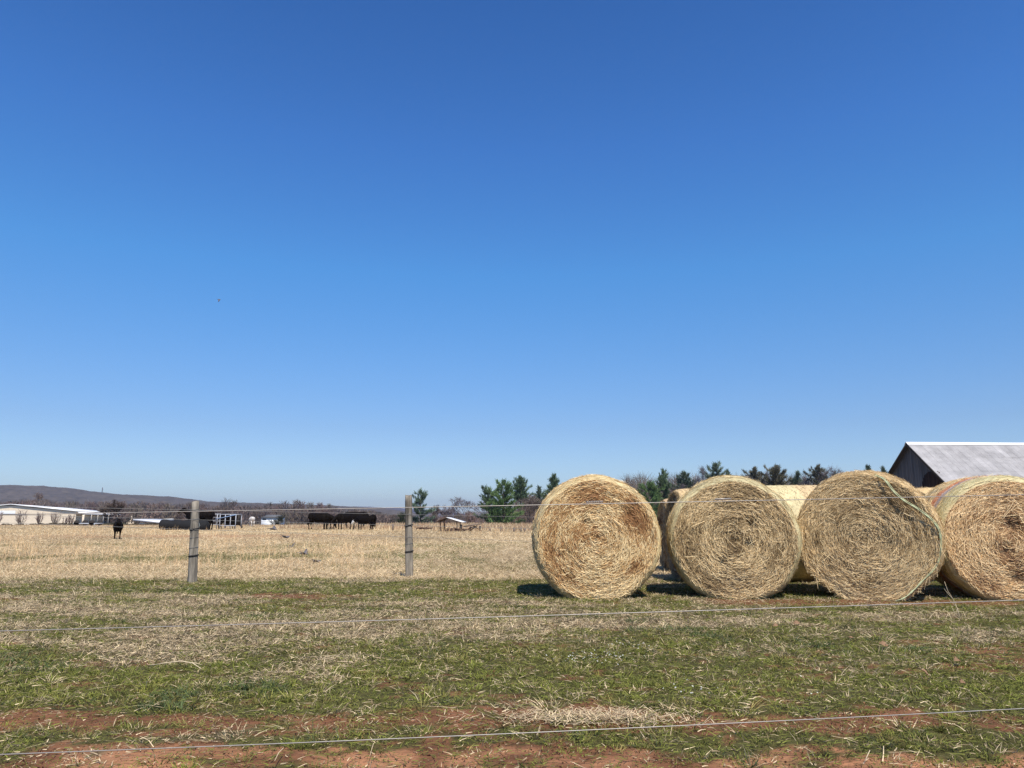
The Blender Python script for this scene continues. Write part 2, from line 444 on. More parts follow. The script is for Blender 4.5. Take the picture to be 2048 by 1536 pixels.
    # pale scatter of chopped hay on the track
    for (px, py, nb_, rx, ry, cc) in [(1180, 1441, 1400, .42, .07, STRAW), (820, 1158, 500, .35, .12, STRAW * 1.1), (600, 1236, 500, .5, .25, STRAW)]:
        Y0 = yg(py); X0 = gx(px, Y0)
        x = X0 + rng.normal(0, rx * .6, nb_); yy = Y0 + rng.normal(0, ry, nb_)
        a = rng.uniform(0, 2 * PI, nb_); L = rng.uniform(.02, .07, nb_)
        D = nrm(np.stack([np.cos(a), np.sin(a), rng.uniform(0, .4, nb_)], 1)); S = nrm(np.cross(D, np.tile([0., 0., 1.], (nb_, 1))))
        sets.append(ribbons(np.stack([x, yy, rng.uniform(.0, .03, nb_)], 1), D, S, L, rng.uniform(.003, .005, nb_),
                            np.zeros((nb_, 3)), np.tile(cc, (nb_, 1)) * rng.uniform(.6, 1.2, nb_)[:, None], tip=.5))
    V, Q, c = join_sets(sets)
    o = mesh_np('grass', V, Q, None, c, M_blade)
    tag(o, 'short patchy green and straw coloured grass in front of the bales', 'grass', kind='stuff')

def field_grass():
    sets = []
    # dead turf of the field: density falls with distance, blades stay real sized or grow a little into clumps
    nt_ = 46000
    t = rng.random(nt_); ty = 12.1 * (96 / 12.1) ** t; tx = rng.uniform(-1, 1, nt_) * (.74 * ty + 1.5)
    idx = np.repeat(np.arange(nt_), rng.integers(5, 15, nt_)); n = len(idx)
    yy = ty[idx] + rng.normal(0, .045, n) * (ty[idx] / 12) ** .7; x = tx[idx] + rng.normal(0, .06, n) * (ty[idx] / 12) ** .7
    ttone = rng.uniform(.84, 1.12, nt_)[idx]
    f2 = fbm(x * 1.1, yy * .5, 63, 3)
    k = rng.random(n) > .25 * sstep(.6, .4, f2); x, yy, f2, ttone = x[k], yy[k], f2[k], ttone[k]; n = len(x)
    gsel = (np.exp(-((yy - 19.5 - .03 * x) / 2.6) ** 2) * .85 + np.exp(-((yy - 27) / 3) ** 2) * .5 + .25 * np.exp(-((yy - 15) / 1.2) ** 2)) * sstep(.35, .65, f2)
    redz = np.exp(-((yy - 40.5) / 3.4) ** 2) * sstep(-28, -24, x) * sstep(-11, -13, x)
    k = rng.random(n) > redz * .8; x, yy, gsel, ttone = x[k], yy[k], gsel[k], ttone[k]; n = len(x)
    L = rng.uniform(.04, .105, n) * (1 + .006 * yy); Wd = rng.uniform(.004, .0085, n) * (yy / 12.) ** .8
    isg = rng.random(n) < gsel
    lo = rng.random(n)[:, None]
    patch = fbm(x * .22, yy * .11, 61, 4)[:, None]
    col = np.where(isg[:, None], np.array([.19, .18, .07]), np.where(lo < .55, STRAW, TAN)) * (rng.uniform(.82, 1.12, n) * ttone)[:, None] * (.66 + .66 * patch)
    edge = (rng.random(n) < sstep(13.0, 12.2, yy) * .5)[:, None]
    col = np.where(edge, GREEN * 1.2, col)
    sets.append(blades(x, yy, 0, L, Wd, rng.uniform(.4, 1.6, n), rng, colv=col, bendf=.6))
    # taller pale stalks
    n = 3600
    t = rng.random(n); yy = 14 * (70 / 14) ** t; x = rng.uniform(-1, 1, n) * (.74 * yy + 1.5)
    f = fbm(x * .18, yy * .12, 91, 3)
    k = (f > .50) & ((x < -.15 * yy) | (yy > 32)); x, yy = x[k], yy[k]; n = len(x)
    idx = np.repeat(np.arange(n), 4); m = len(idx)
    x = x[idx] + rng.normal(0, .12, m); yy = yy[idx] + rng.normal(0, .12, m)
    L = rng.uniform(.16, .46, m)
    col = np.tile(STRAW * np.array([1.12, .98, .86]), (m, 1)) * rng.uniform(.75, 1.15, m)[:, None]
    sets.append(blades(x, yy, 0, L, .004 * (yy / 12) ** .8, rng.uniform(.02, .3, m), rng, colv=col, bendf=.25))
    V, Q, c = join_sets(sets)
    o = mesh_np('dry_grass', V, Q, None, c, M_blade)
    tag(o, 'dead straw coloured turf covering the open field behind the posts', 'grass', kind='stuff')
    # strip of tall tan grass at the far edge
    n = 60000
    x = rng.uniform(-62, 62, n); d = rng.random(n)
    y0 = np.where(x > -21, 66 - 12 * sstep(-20, 3, x), 84.)
    yy = y0 + d * (98 - y0)
    L = rng.uniform(.18, .62, n) * np.where(x > -21, .95, .28) * (.55 + .45 * rng.random(n))
    k = (x > -21) | (rng.random(n) < .5); x, yy, L = x[k], yy[k], L[k]; n = len(x)
    col = np.where(rng.random(n)[:, None] < .6, np.array([.46, .30, .185]), STRAW) * rng.uniform(.6, 1.15, n)[:, None]
    V, Q, c = blades(x, yy, 0, L, rng.uniform(.03, .06, n), rng.uniform(.02, .35, n), rng, colv=col, bendf=.25)
    o = mesh_np('tall_grass', V, Q, None, c, M_blade)
    tag(o, 'strip of tall tan dead grass along the far field edge', 'grass', kind='stuff')
near_grass(); field_grass()

# small pale flowers low in the grass
def flowers():
    rg = np.random.default_rng(5); v = []; f = []; c = []
    for (px, py, n, sx_, sy_) in [(1150, 1331, 34, .16, .05), (1210, 1320, 44, .2, .05), (1270, 1301, 34, .14, .05), (1375, 1385, 22, .10, .07), (1180, 1330, 20, .3, .12), (1640, 1395, 6, .3, .1)]:
        Y0 = yg(py); X0 = gx(px, Y0)
        for i in range(n):
            x = X0 + rg.normal(0, sx_ * .7); y_ = Y0 + rg.normal(0, sy_ * 1.5); z = rg.uniform(.03, .055); r = rg.uniform(.003, .006)
            b = len(v); m = 5; tl = rg.uniform(-.6, .6, 2)
            v.append((x, y_, z)); c.append((.6, .6, .35))
            cc = (.50, .47, .56) if rg.random() < .5 else (.62, .62, .60)
            for k in range(m * 2):
                a = PI * k / m; rr = r * (1.3 if k % 2 else .5)
                dx, dy = math.cos(a) * rr, math.sin(a) * rr
                v.append((x + dx, y_ + dy, z + dx * tl[0] + dy * tl[1] - abs(dy) * .2)); c.append(cc)
            for k in range(m * 2): f.append((b, b + 1 + k, b + 1 + (k + 1) % (2 * m)))
    o = mesh_np('flowers', np.array(v), None, np.array(f), np.array(c), M_flower)
    tag(o, 'tiny white and pale lilac flowers scattered low in the green grass', 'flowers', kind='stuff')
flowers()

# ------------------------------------------------------------------ round hay bales
def bale(name, loc, yaw, Rh, Rv, L, pal, label, seed, n_face=9000, n_wrap=9000, shaggy=0., tilt=(0, 0), off=(0, 0), bands=None,
         back_straw=True, flat=.95, shoulder=.085, group='round hay bales'):
    rg = np.random.default_rng(seed)
    root = empty(name, loc, yaw, label, 'hay bale', group)
    nA, nT = 168, 30
    th = np.linspace(0, 2 * PI, nA, endpoint=False)
    t = np.concatenate([np.linspace(0, .22, 11), np.linspace(.26, 1 - .26, nT - 22), np.linspace(1 - .22, 1, 11)])
    def prof(t):
        d = np.minimum(t, 1 - t) * L
        k = np.clip(d / .17, 0, 1)
        return 1 - shoulder * (1 - np.sqrt(np.clip(1 - (1 - k) ** 2, 0, 1))) + .012 * np.sin(t * PI)
    def lump(th_, t_):
        cx, sx_ = np.cos(th_), np.sin(th_)
        return 1 + (.030 + .02 * shaggy) * (fbm(cx * 1.6 + 9, sx_ * 1.6 + 9 + t_ * .8, seed, 3) - .5) * 2 + .012 * (fbm(cx * 7 + 3, sx_ * 7 + t_ * 4, seed + 3, 2) - .5)
    def pt(th_, t_, rr=1.0, lift=0.):
        """surface point: angle, axial fraction, radial fraction"""
        k = prof(t_) * lump(th_, t_) * rr
        f = 1 - np.clip(t_ * 1.0, 0, 1)      # face end may sit off centre
        X = Rh * k * np.cos(th_) + off[0] * f
        Z = Rv * k * np.sin(th_) + off[1] * f
        zb = -Rv * flat
        Z = np.where(Z < zb, zb + (Z - zb) * .18, Z)
        s = 1 + lift / max(Rh, .1)
        return np.stack([X * s, t_ * L + 0 * X, Z * s + Rv * flat], -1)
    TH, TT = np.meshgrid(th, t, indexing='xy')
    P = pt(TH, TT)
    cn = fbm(TH * 3 + 0, TT * 40, seed + 5, 3)[..., None]; cn2 = fbm(np.cos(TH) * 4 + 5, np.sin(TH) * 4 + TT * 6, seed + 6, 3)[..., None]
    wc = pal['wrap'] * A_([.98, .90, .84]) * (.50 + .55 * cn + .4 * cn2)
    ring = (.5 + .5 * np.sin(TT * L * 95))[..., None]
    wc = wc * (.82 + .25 * ring)
    def band_mix(col, tt, th_=None):
        for (a, b, bc, s_) in (bands or []):
            k = (sstep(a - .03, a + .02, tt * L) * sstep(b + .03, b - .02, tt * L))[..., None] * s_
            col = col * (1 - k) + np.array(bc) * k
        return col
    wc = band_mix(wc, TT)
    V = P.reshape(-1, 3)
    i = (np.arange(len(t) - 1)[:, None] * nA + np.arange(nA)[None, :]); j = (np.arange(len(t) - 1)[:, None] * nA + (np.arange(nA)[None, :] + 1) % nA)
    Q = np.stack([i, j, j + nA, i + nA], -1).reshape(-1, 4)
    mesh_np('net_wrap', V, Q, None, wc.reshape(-1, 3), M_wrap, True, root)
    # fibres under the net and fuzz
    n = n_wrap
    a = rg.uniform(0, 2 * PI, n); tt = rg.uniform(.0, 1, n)
    p0 = pt(a, tt); da = rg.normal(0, .02, n)
    L_ = rg.uniform(.05, .18, n)
    p1 = pt(a + L_ / Rh * rg.choice([-1, 1], n), np.clip(tt + rg.normal(0, .03 + .05 * shaggy, n), 0, 1))
    p05 = (p0 + p1) / 2
    nr = np.stack([np.cos(a), 0 * a, np.sin(a)], 1)
    D = nrm(p1 - p0)
    outw = np.where(rg.random(n) < .22 + .3 * shaggy, rg.uniform(.08, .6, n), rg.uniform(0, .06, n))[:, None]
    Pb = p0 + nr * rg.uniform(.001, .010, n)[:, None]
    Dd = nrm(D + nr * outw)
    S = nrm(np.cross(Dd, nr + rg.normal(0, .5, (n, 3))))
    tone_r = rg.random(n)[:, None]  # random draw between straw, mid and dark hay tones
    col = np.where(tone_r < .6, pal['straw'], np.where(tone_r < .85, pal['mid'], pal['dark'])) * rg.uniform(.75, 1.15, n)[:, None]
    col = col * .75 + np.array(pal['wrap']) * .25
    col = band_mix(col, tt)
    LL = np.where(outw[:, 0] > .07, L_ * .45, L_)
    s1 = ribbons(Pb, Dd, S, LL, rg.uniform(.003, .006, n), -nr * (LL * .08)[:, None], col, tip=.6)
    o = mesh_np('hay_fibres', *s1[:2], None, s1[2], M_straw, False, root)
    # the two ends
    for end in (0, 1):
        nR = 60
        rr = np.linspace(0, 1, nR)
        A, RR = np.meshgrid(th, rr, indexing='xy')
        base = pt(A, np.full_like(A, float(end)), RR)
        cx, cz = np.cos(A) * RR, np.sin(A) * RR
        d1 = fbm(cx * 2.2 + 20, cz * 2.2 + 20, seed + 8, 3) - .5
        spir = vn(A / (2 * PI) * 26 + 0 * RR, RR * 26 + A / (2 * PI) * 2, seed + 9) - .5
        hol = 0
        for (hx, hz, hr, hd) in pal.get('holes', []):
            if end == 0: hol = hol + hd * np.exp(-(((cx - hx) ** 2 + (cz - hz) ** 2) / hr ** 2))
        dsp = (.050 * d1 + .016 * spir + .035 * (1 - RR ** 2) * pal.get('bulge', 1) - hol) * sstep(1.0, .86, RR)
        sg = -1 if end == 0 else 1
        base[..., 1] += sg * dsp
        fc = pal['gap'] * (.7 + .6 * fbm(A * 4, RR * 30, seed + 4, 2)[..., None])  # dark base colour stands in for shade between the straws
        k = np.arange(nR - 1)[:, None] * nA + np.arange(nA)[None, :]; k2 = np.arange(nR - 1)[:, None] * nA + (np.arange(nA)[None, :] + 1) % nA
        Qf = np.stack([k, k + nA, k2 + nA, k2], -1).reshape(-1, 4)
        he = mesh_np('hay_end', base.reshape(-1, 3), Qf, None, fc.reshape(-1, 3), M_hayface, True, root)
        if end == 1 and not back_straw: continue
        n = int(n_face * 2.5) if end == 0 else n_face // 6
        r = np.sqrt(rg.random(n)) * .985 + .0
        a = rg.uniform(0, 2 * PI, n)
        cx, cz = np.cos(a) * r, np.sin(a) * r
        p = pt(a, np.full(n, float(end)), r)
        d1 = fbm(cx * 2.2 + 20, cz * 2.2 + 20, seed + 8, 3) - .5
        spir = vn(a / (2 * PI) * 26, r * 26 + a / (2 * PI) * 2, seed + 9) - .5
        hol = 0 * r
        for (hx, hz, hr, hd) in pal.get('holes', []):
            if end == 0: hol = hol + hd * np.exp(-(((cx - hx) ** 2 + (cz - hz) ** 2) / hr ** 2))
        dsp = (.050 * d1 + .016 * spir + .035 * (1 - r ** 2) * pal.get('bulge', 1) - hol) * sstep(1.0, .86, r)
        p[:, 1] += sg * (dsp + rg.uniform(-.004, .018, n))
        tang = np.stack([-np.sin(a), 0 * a, np.cos(a)], 1) * rg.choice([-1, 1], n)[:, None]
        rad = np.stack([np.cos(a), 0 * a, np.sin(a)], 1)
        calm = np.where(rg.random(n) < .2, 1.1, .34) + .5 * np.exp(-(r / .22) ** 2)
        dev = rg.normal(0, 1, n) * calm
        D = nrm(tang + rad * dev[:, None] + np.array([0, sg, 0]) * rg.uniform(-.12, .28, n)[:, None])
        Ls = rg.uniform(.018, .085, n) * np.clip(.45 + r, .5, 1) * (1 + .2 * shaggy)
        tw = rg.normal(0, .75, n)
        S = nrm(np.cross(D, np.array([0, sg, 0.]) + rad * tw[:, None] + tang * rg.normal(0, .4, n)[:, None]))
        B = -rad * (Ls ** 2 / (2 * np.maximum(r * Rh, .12)))[:, None] * .8 + np.array([0, sg, 0]) * (rg.uniform(-.10, .06, n) * Ls)[:, None]
        pn = fbm(cx * 2.6 + 7, cz * 2.6 + 7, seed + 11, 3)
        ringn = vn(r * 16 + a / (2 * PI) * 1.0, a * 1.2, seed + 13)
        cl = vn(r * 34 + 3, a * r * 14 + 50, seed + 17)
        q = .42 * pn + .22 * ringn + .24 * cl + .30 * rg.random(n)
        for (hx, hz, hr, hd) in pal.get('browns', []):
            q = q - hd * np.exp(-(((cx - hx) ** 2 + (cz - hz) ** 2) / hr ** 2))
        q = q[:, None]
        col = np.where(q > .57, pal['straw'], np.where(q > .42, pal['mid'], pal['dark'])) * rg.uniform(.72, 1.22, n)[:, None]
        sset = [ribbons(p, D, S, Ls, rg.uniform(.0028, .0062, n), B, col, tip=.6)]
        if end == 0:   # ragged straws around the rim and hanging ends
            m = int(900 + 1600 * shaggy)
            a = rg.uniform(0, 2 * PI, m); r = rg.uniform(.93, 1.0, m)
            p = pt(a, np.zeros(m), r); p[:, 1] -= rg.uniform(0, .02, m)
            rad = np.stack([np.cos(a), 0 * a, np.sin(a)], 1)
            tang = np.stack([-np.sin(a), 0 * a, np.cos(a)], 1) * rg.choice([-1, 1], m)[:, None]
            D = nrm(tang + rad * rg.uniform(-.3, .35 + .3 * shaggy, m)[:, None] + np.array([0, -1, 0]) * rg.uniform(-.1, .5, m)[:, None])
            Ls = rg.uniform(.03, .09 + .05 * shaggy, m)
            S = nrm(np.cross(D, rg.normal(0, 1, (m, 3))))
            B = np.array([0, 0, -1]) * (Ls * rg.uniform(0, .4, m))[:, None]
            sset.append(ribbons(p, D, S, Ls, rg.uniform(.003, .006, m), B, np.tile(pal['straw'], (m, 1)) * rg.uniform(.7, 1.2, m)[:, None], tip=.5))
            # a few long bright stems
            m = 90
            a = rg.uniform(0, 2 * PI, m); r = np.sqrt(rg.random(m)) * .72
            p = pt(a, np.zeros(m), r); p[:, 1] -= .045
            ang = rg.uniform(0, 2 * PI, m)
            D = nrm(np.stack([np.cos(ang), rg.uniform(-.15, .05, m), np.sin(ang)], 1))
            Ls = rg.uniform(.06, .16, m); S = nrm(np.cross(D, np.array([0, -1, 0.]) + rg.normal(0, .3, (m, 3))))
            B = rg.normal(0, .22, (m, 3)) * Ls[:, None]; B[:, 1] = -.01
            sset.append(ribbons(p, D, S, Ls, rg.uniform(.004, .006, m), B, np.tile(pal['straw'] * 1.1, (m, 1)) * rg.uniform(.8, 1.1, m)[:, None], tip=.6))
        s1 = join_sets(sset)
        mesh_np('straw', *s1[:2], None, s1[2], M_straw, False, he)
    root['_'] = 1; del root['_']
    return root, pt

A_ = np.array
PAL1 = dict(wrap=A_([.62, .53, .30]), straw=A_([.92, .71, .39]), mid=A_([.72, .46, .20]), dark=A_([.40, .20, .08]), gap=A_([.24, .125, .055]),
            holes=[(-.18, .30, .07, .07), (.55, .45, .08, .05), (.62, -.45, .07, .05)], browns=[(.70, .2, .25, .25), (.55, .45, .2, .18), (-.1, .80, .25, .14), (.65, -.45, .13, .25)])
PAL2 = dict(wrap=A_([.56, .52, .31]), straw=A_([.82, .62, .34]), mid=A_([.56, .39, .19]), dark=A_([.26, .17, .08]), gap=A_([.15, .105, .055]),
            holes=[(.30, .30, .09, .09), (-.05, -.02, .22, .03), (-.25, -.38, .09, .06), (.22, -.05, .08, .07)], browns=[(0, -.02, .24, .16), (.3, .3, .09, .3), (0, .8, .5, .12)])
PAL3 = dict(wrap=A_([.50, .38, .20]), straw=A_([.84, .635, .35]), mid=A_([.57, .40, .20]), dark=A_([.27, .175, .08]), gap=A_([.16, .11, .06]),
            holes=[(-.75, -.1, .07, .05), (.2, .0, .2, .03)], browns=[(.62, .55, .25, .22), (-.72, -.02, .12, .2), (.1, .8, .4, .1)])
PAL4 = dict(wrap=A_([.62, .55, .32]), straw=A_([.92, .68, .38]), mid=A_([.72, .47, .23]), dark=A_([.36, .20, .10]), gap=A_([.24, .13, .06]),
            holes=[(.0, .25, .14, .07), (-.12, -.18, .10, .06), (0, -.62, .13, .07)], browns=[(.0, .25, .15, .3), (-.1, -.18, .13, .2), (.0, -.62, .14, .3), (-.05, .75, .35, .15)])
PALR = dict(wrap=A_([.64, .52, .29]), straw=A_([.46, .33, .17]), mid=A_([.28, .18, .09]), dark=A_([.14, .08, .04]), gap=A_([.07, .04, .02]))  # rear bales: end straw and gaps coloured darker to deepen their shade

b1, _ = bale('hay_bale', (1.02, 9.55, -.01), -R(3.5), .795, .80, 1.22, PAL1, 'golden round hay bale standing alone at the left end of the front row', 101, off=(.035, -.03), shoulder=.075)
b2, _ = bale('hay_bale', (2.765, 9.6, -.01), -R(12.5), .815, .79, 1.22, PAL2, 'dull olive tan bale with a dark hollow near its centre and pale net rim', 202, off=(.03, -.025), shoulder=.085)
b3, pt3 = bale('hay_bale', (4.375, 9.45, -.02), -R(28), .83, .825, 1.22, PAL3, 'ragged round bale with a loose net strand slanting across its face', 303, n_face=11000,
             shaggy=.8, shoulder=.05, flat=.93)
b4, _ = bale('hay_bale', (6.07, 9.35, -.01), -R(14), .82, .79, 1.3, PAL4, 'orange tan bale at right edge, red and lilac stripes round its net', 404, off=(.03, -.02), shoulder=.09,
             bands=[(.30, .40, (.38, .36, .42), .75), (.42, .58, (.62, .24, .12), .8), (.02, .22, (.55, .55, .30), .4)])
# torn net strand on the ragged bale
def strand():
    mb = MB()
    pts = []
    path = [(80, 1.0, .02), (73, .99, -.06), (68, .95, -.08), (58, .84, -.085), (45, .82, -.085), (32, .86, -.08), (18, .935, -.06), (8, .985, -.04), (-2, 1.0, -.02),
            (-14, 1.0, -.01), (-26, 1.0, -.015), (-40, .98, -.03), (-52, .99, -.05), (-62, 1.0, -.09), (-70, 1.0, -.12)]
    for a, r, dy in path:
        p = pt3(np.array([R(a)]), np.array([0.]), np.array([r]))[0]; pts.append(Vector((p[0], p[1] + dy, p[2])))
    fine = []
    for i in range(len(pts) - 1):
        for k in range(4):
            t = k / 4; a = pts[max(i - 1, 0)]; b = pts[i]; c = pts[i + 1]; d = pts[min(i + 2, len(pts) - 1)]
            fine.append(.5 * ((2 * b) + (c - a) * t + (2 * a - 5 * b + 4 * c - d) * t * t + (-a + 3 * b - 3 * c + d) * t ** 3))
    fine.append(pts[-1])
    mb.tube(fine, [.009 + .004 * math.sin(i * 1.7) for i in range(len(fine))], 6)
    mb.tube([p + Vector((.012, -.004, .01)) for p in fine], [.004] * len(fine), 5)
    mb.build('net_strand', M_twine, b3, True)
strand()
# rear rows: axes run left to right, so their ends face left into the shade
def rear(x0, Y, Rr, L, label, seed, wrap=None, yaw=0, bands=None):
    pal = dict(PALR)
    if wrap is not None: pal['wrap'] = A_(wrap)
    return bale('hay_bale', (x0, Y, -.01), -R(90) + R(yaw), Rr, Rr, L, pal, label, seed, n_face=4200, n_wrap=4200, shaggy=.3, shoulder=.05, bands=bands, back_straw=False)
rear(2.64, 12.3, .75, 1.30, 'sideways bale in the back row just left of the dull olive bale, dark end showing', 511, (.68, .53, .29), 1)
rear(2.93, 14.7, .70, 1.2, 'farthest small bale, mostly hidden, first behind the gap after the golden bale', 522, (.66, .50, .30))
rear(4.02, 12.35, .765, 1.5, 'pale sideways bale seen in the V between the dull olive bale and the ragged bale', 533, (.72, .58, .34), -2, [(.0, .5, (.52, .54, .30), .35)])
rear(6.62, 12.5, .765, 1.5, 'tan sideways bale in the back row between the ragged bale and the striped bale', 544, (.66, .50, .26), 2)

# ------------------------------------------------------------------ fences
def wire_pts(p0, p1, ext0, ext1, sag, n=40):
    d = p1 - p0; out = []
    for i in range(n + 1):
        t = -ext0 + (1 + ext0 + ext1) * i / n
        p = p0 + d * t; p.z += -sag * 4 * t * (1 - t) * (1 if 0 < t < 1 else .3)
        out.append(p)
    return out
ff = empty('wire_fence', (0, 2.6, 0), 0, 'near fence of three taut wires running across the whole picture in front of everything', 'fence')
inv = Matrix.Translation(-Vector((0, 2.6, 0)))
for k, (yl, ym, yr) in enumerate([(1029.5, 1011, 989.5), (1262, 1233, 1200), (1509, 1467, 1417)]):
    mb = MB()
    a = at(0, yl, 2.45); b = at(2048, yr, 2.78); mid = at(1024, ym, 2.615)
    pts = []
    for i in range(61):
        t = -.9 + 2.8 * i / 60
        # parabola through the three measured points
        p = a * (2 * (t - .5) * (t - 1)) + mid * (-4 * t * (t - 1)) + b * (2 * t * (t - .5)) if 0 <= t <= 1 else a + (b - a) * t
        pts.append(inv @ p)
    mb.tube(pts, [.0015, .00155, .00165][k], 6)
    if k == 0:
        # twisted splice in front of the golden bale
        s0 = at(1172, 1005, 2.625); s1 = at(1206, 1004, 2.632)
        for ph in (0, PI):
            pp = []
            for i in range(25):
                t = i / 24; p = s0 + (s1 - s0) * t
                pp.append(inv @ (p + Vector((0, math.cos(t * 30 + ph) * .0035, math.sin(t * 30 + ph) * .0035 + .001))))
            mb.tube(pp, .0013, 5)
        s0 = at(1430, 998.5, 2.68); s1 = at(1462, 997.5, 2.69)
        mb.tube([inv @ s0, inv @ s1], .0032, 6)
    mb.build('wire', M_wire, ff, True)

bf = empty('wire_fence', (-3.5, 12.8, 0), 0, 'field fence of two weathered round posts and thin wires standing left of the bales', 'fence')
invb = Matrix.Translation(-Vector((-3.5, 12.8, 0)))
def post(px_b, py_b, px_t, py_t, wpx, bands, thin, seed, Yo=0):
    Y = yg(py_b) + Yo
    b = at(px_b, py_b, Y); t = at(px_t, py_t, Y); r = wpx / F * Y / 2
    b.z = -.1
    rg = random.Random(seed); mb = MB(); n = 20; K = 14
    vs = []
    for i in range(K + 1):
        f = i / K; p = b.lerp(t, f)
        for k in range(n):
            a = 2 * PI * k / n
            rr = r * (1.06 - .10 * f) * (1 + .05 * mnoise.noise(Vector((math.cos(a) * 1.5, math.sin(a) * 1.5, f * 3 + seed))) + .03 * mnoise.noise(Vector((math.cos(a) * 6, math.sin(a) * 6, f * 1.2 + seed))))
            if i == K: rr *= .93
            vs.append(invb @ (p + Vector((math.cos(a) * rr, math.sin(a) * rr, (.012 * math.sin(a * 2 + seed) if i == K else 0)))))
    q = [(i * n + k, i * n + (k + 1) % n, (i + 1) * n + (k + 1) % n, (i + 1) * n + k) for i in range(K) for k in range(n)]
    vs.append(invb @ (t + Vector((0, 0, .004)))); tr = [(len(vs) - 1, K * n + k, K * n + (k + 1) % n) for k in range(n)]
    mb.add(vs, q, tr)
    o = mb.build('post', M_post, bf, True)
    for yy, h in [(y_, .012) for y_ in bands] + [(y_, .0028) for y_ in thin]:
        f = (py_b - yy) / (py_b - py_t); p = at(px_b, py_b, Y).lerp(t, f)
        m2 = MB(); rr = r * (1.06 - .10 * f) + .003
        ring = [invb @ (p + Vector((math.cos(a) * rr, math.sin(a) * rr, .01 * math.cos(a)))) for a in [2 * PI * k / 24 for k in range(25)]]
        m2.tube(ring, h, 6, cap=False)
        m2.build('wire_loop', M_band if h > .005 else M_wire_dark, o, True)
    return Y
Y1 = post(385, 1166, 391, 1003, 16.5, [1059, 1112], [1020, 1039, 1076, 1096], 3)
Y2 = post(819, 1154, 817, 991, 14.5, [1051.5, 1103.5], [1029, 1088], 8)
for (ya, yb) in [(1020, 1029), (1039.5, 1051), (1059, 1074)]:
    a = at(388, ya, Y1 - .07); b = at(817, yb, Y2 - .07)
    mb = MB(); mb.tube([invb @ (a + (b - a) * t) for t in (-2.2, -1, 0, .5, 1, 1.6, 2.1)], .0024, 5); mb.build('wire', M_wire_dark, bf, True)

# small old posts in the tall grass
pf = empty('post_fence', (2, 55, 0), 0, 'row of short grey stub posts in the tall grass beside the open shelter', 'fence')
for (px, y0, y1, Y) in [(922, 1066, 1052, 54), (960, 1064, 1055, 54.5), (1002, 1066, 1057, 53), (1028, 1068, 1058, 52.5), (980, 1066, 1060, 53.5), (786, 1062, 1051, 58), (1050, 1068, 1059, 52), (1042, 1067, 1057, 52)]:
    p = at(px, y0, Y); t = at(px, y1 - 3, Y); mb = MB()
    mb.tube([Vector((p.x - 2, p.y - 55, -.1)), Vector((t.x - 2, t.y - 55, t.z))], .075, 8)
    mb.build('post', M_dirtwood, pf, True)

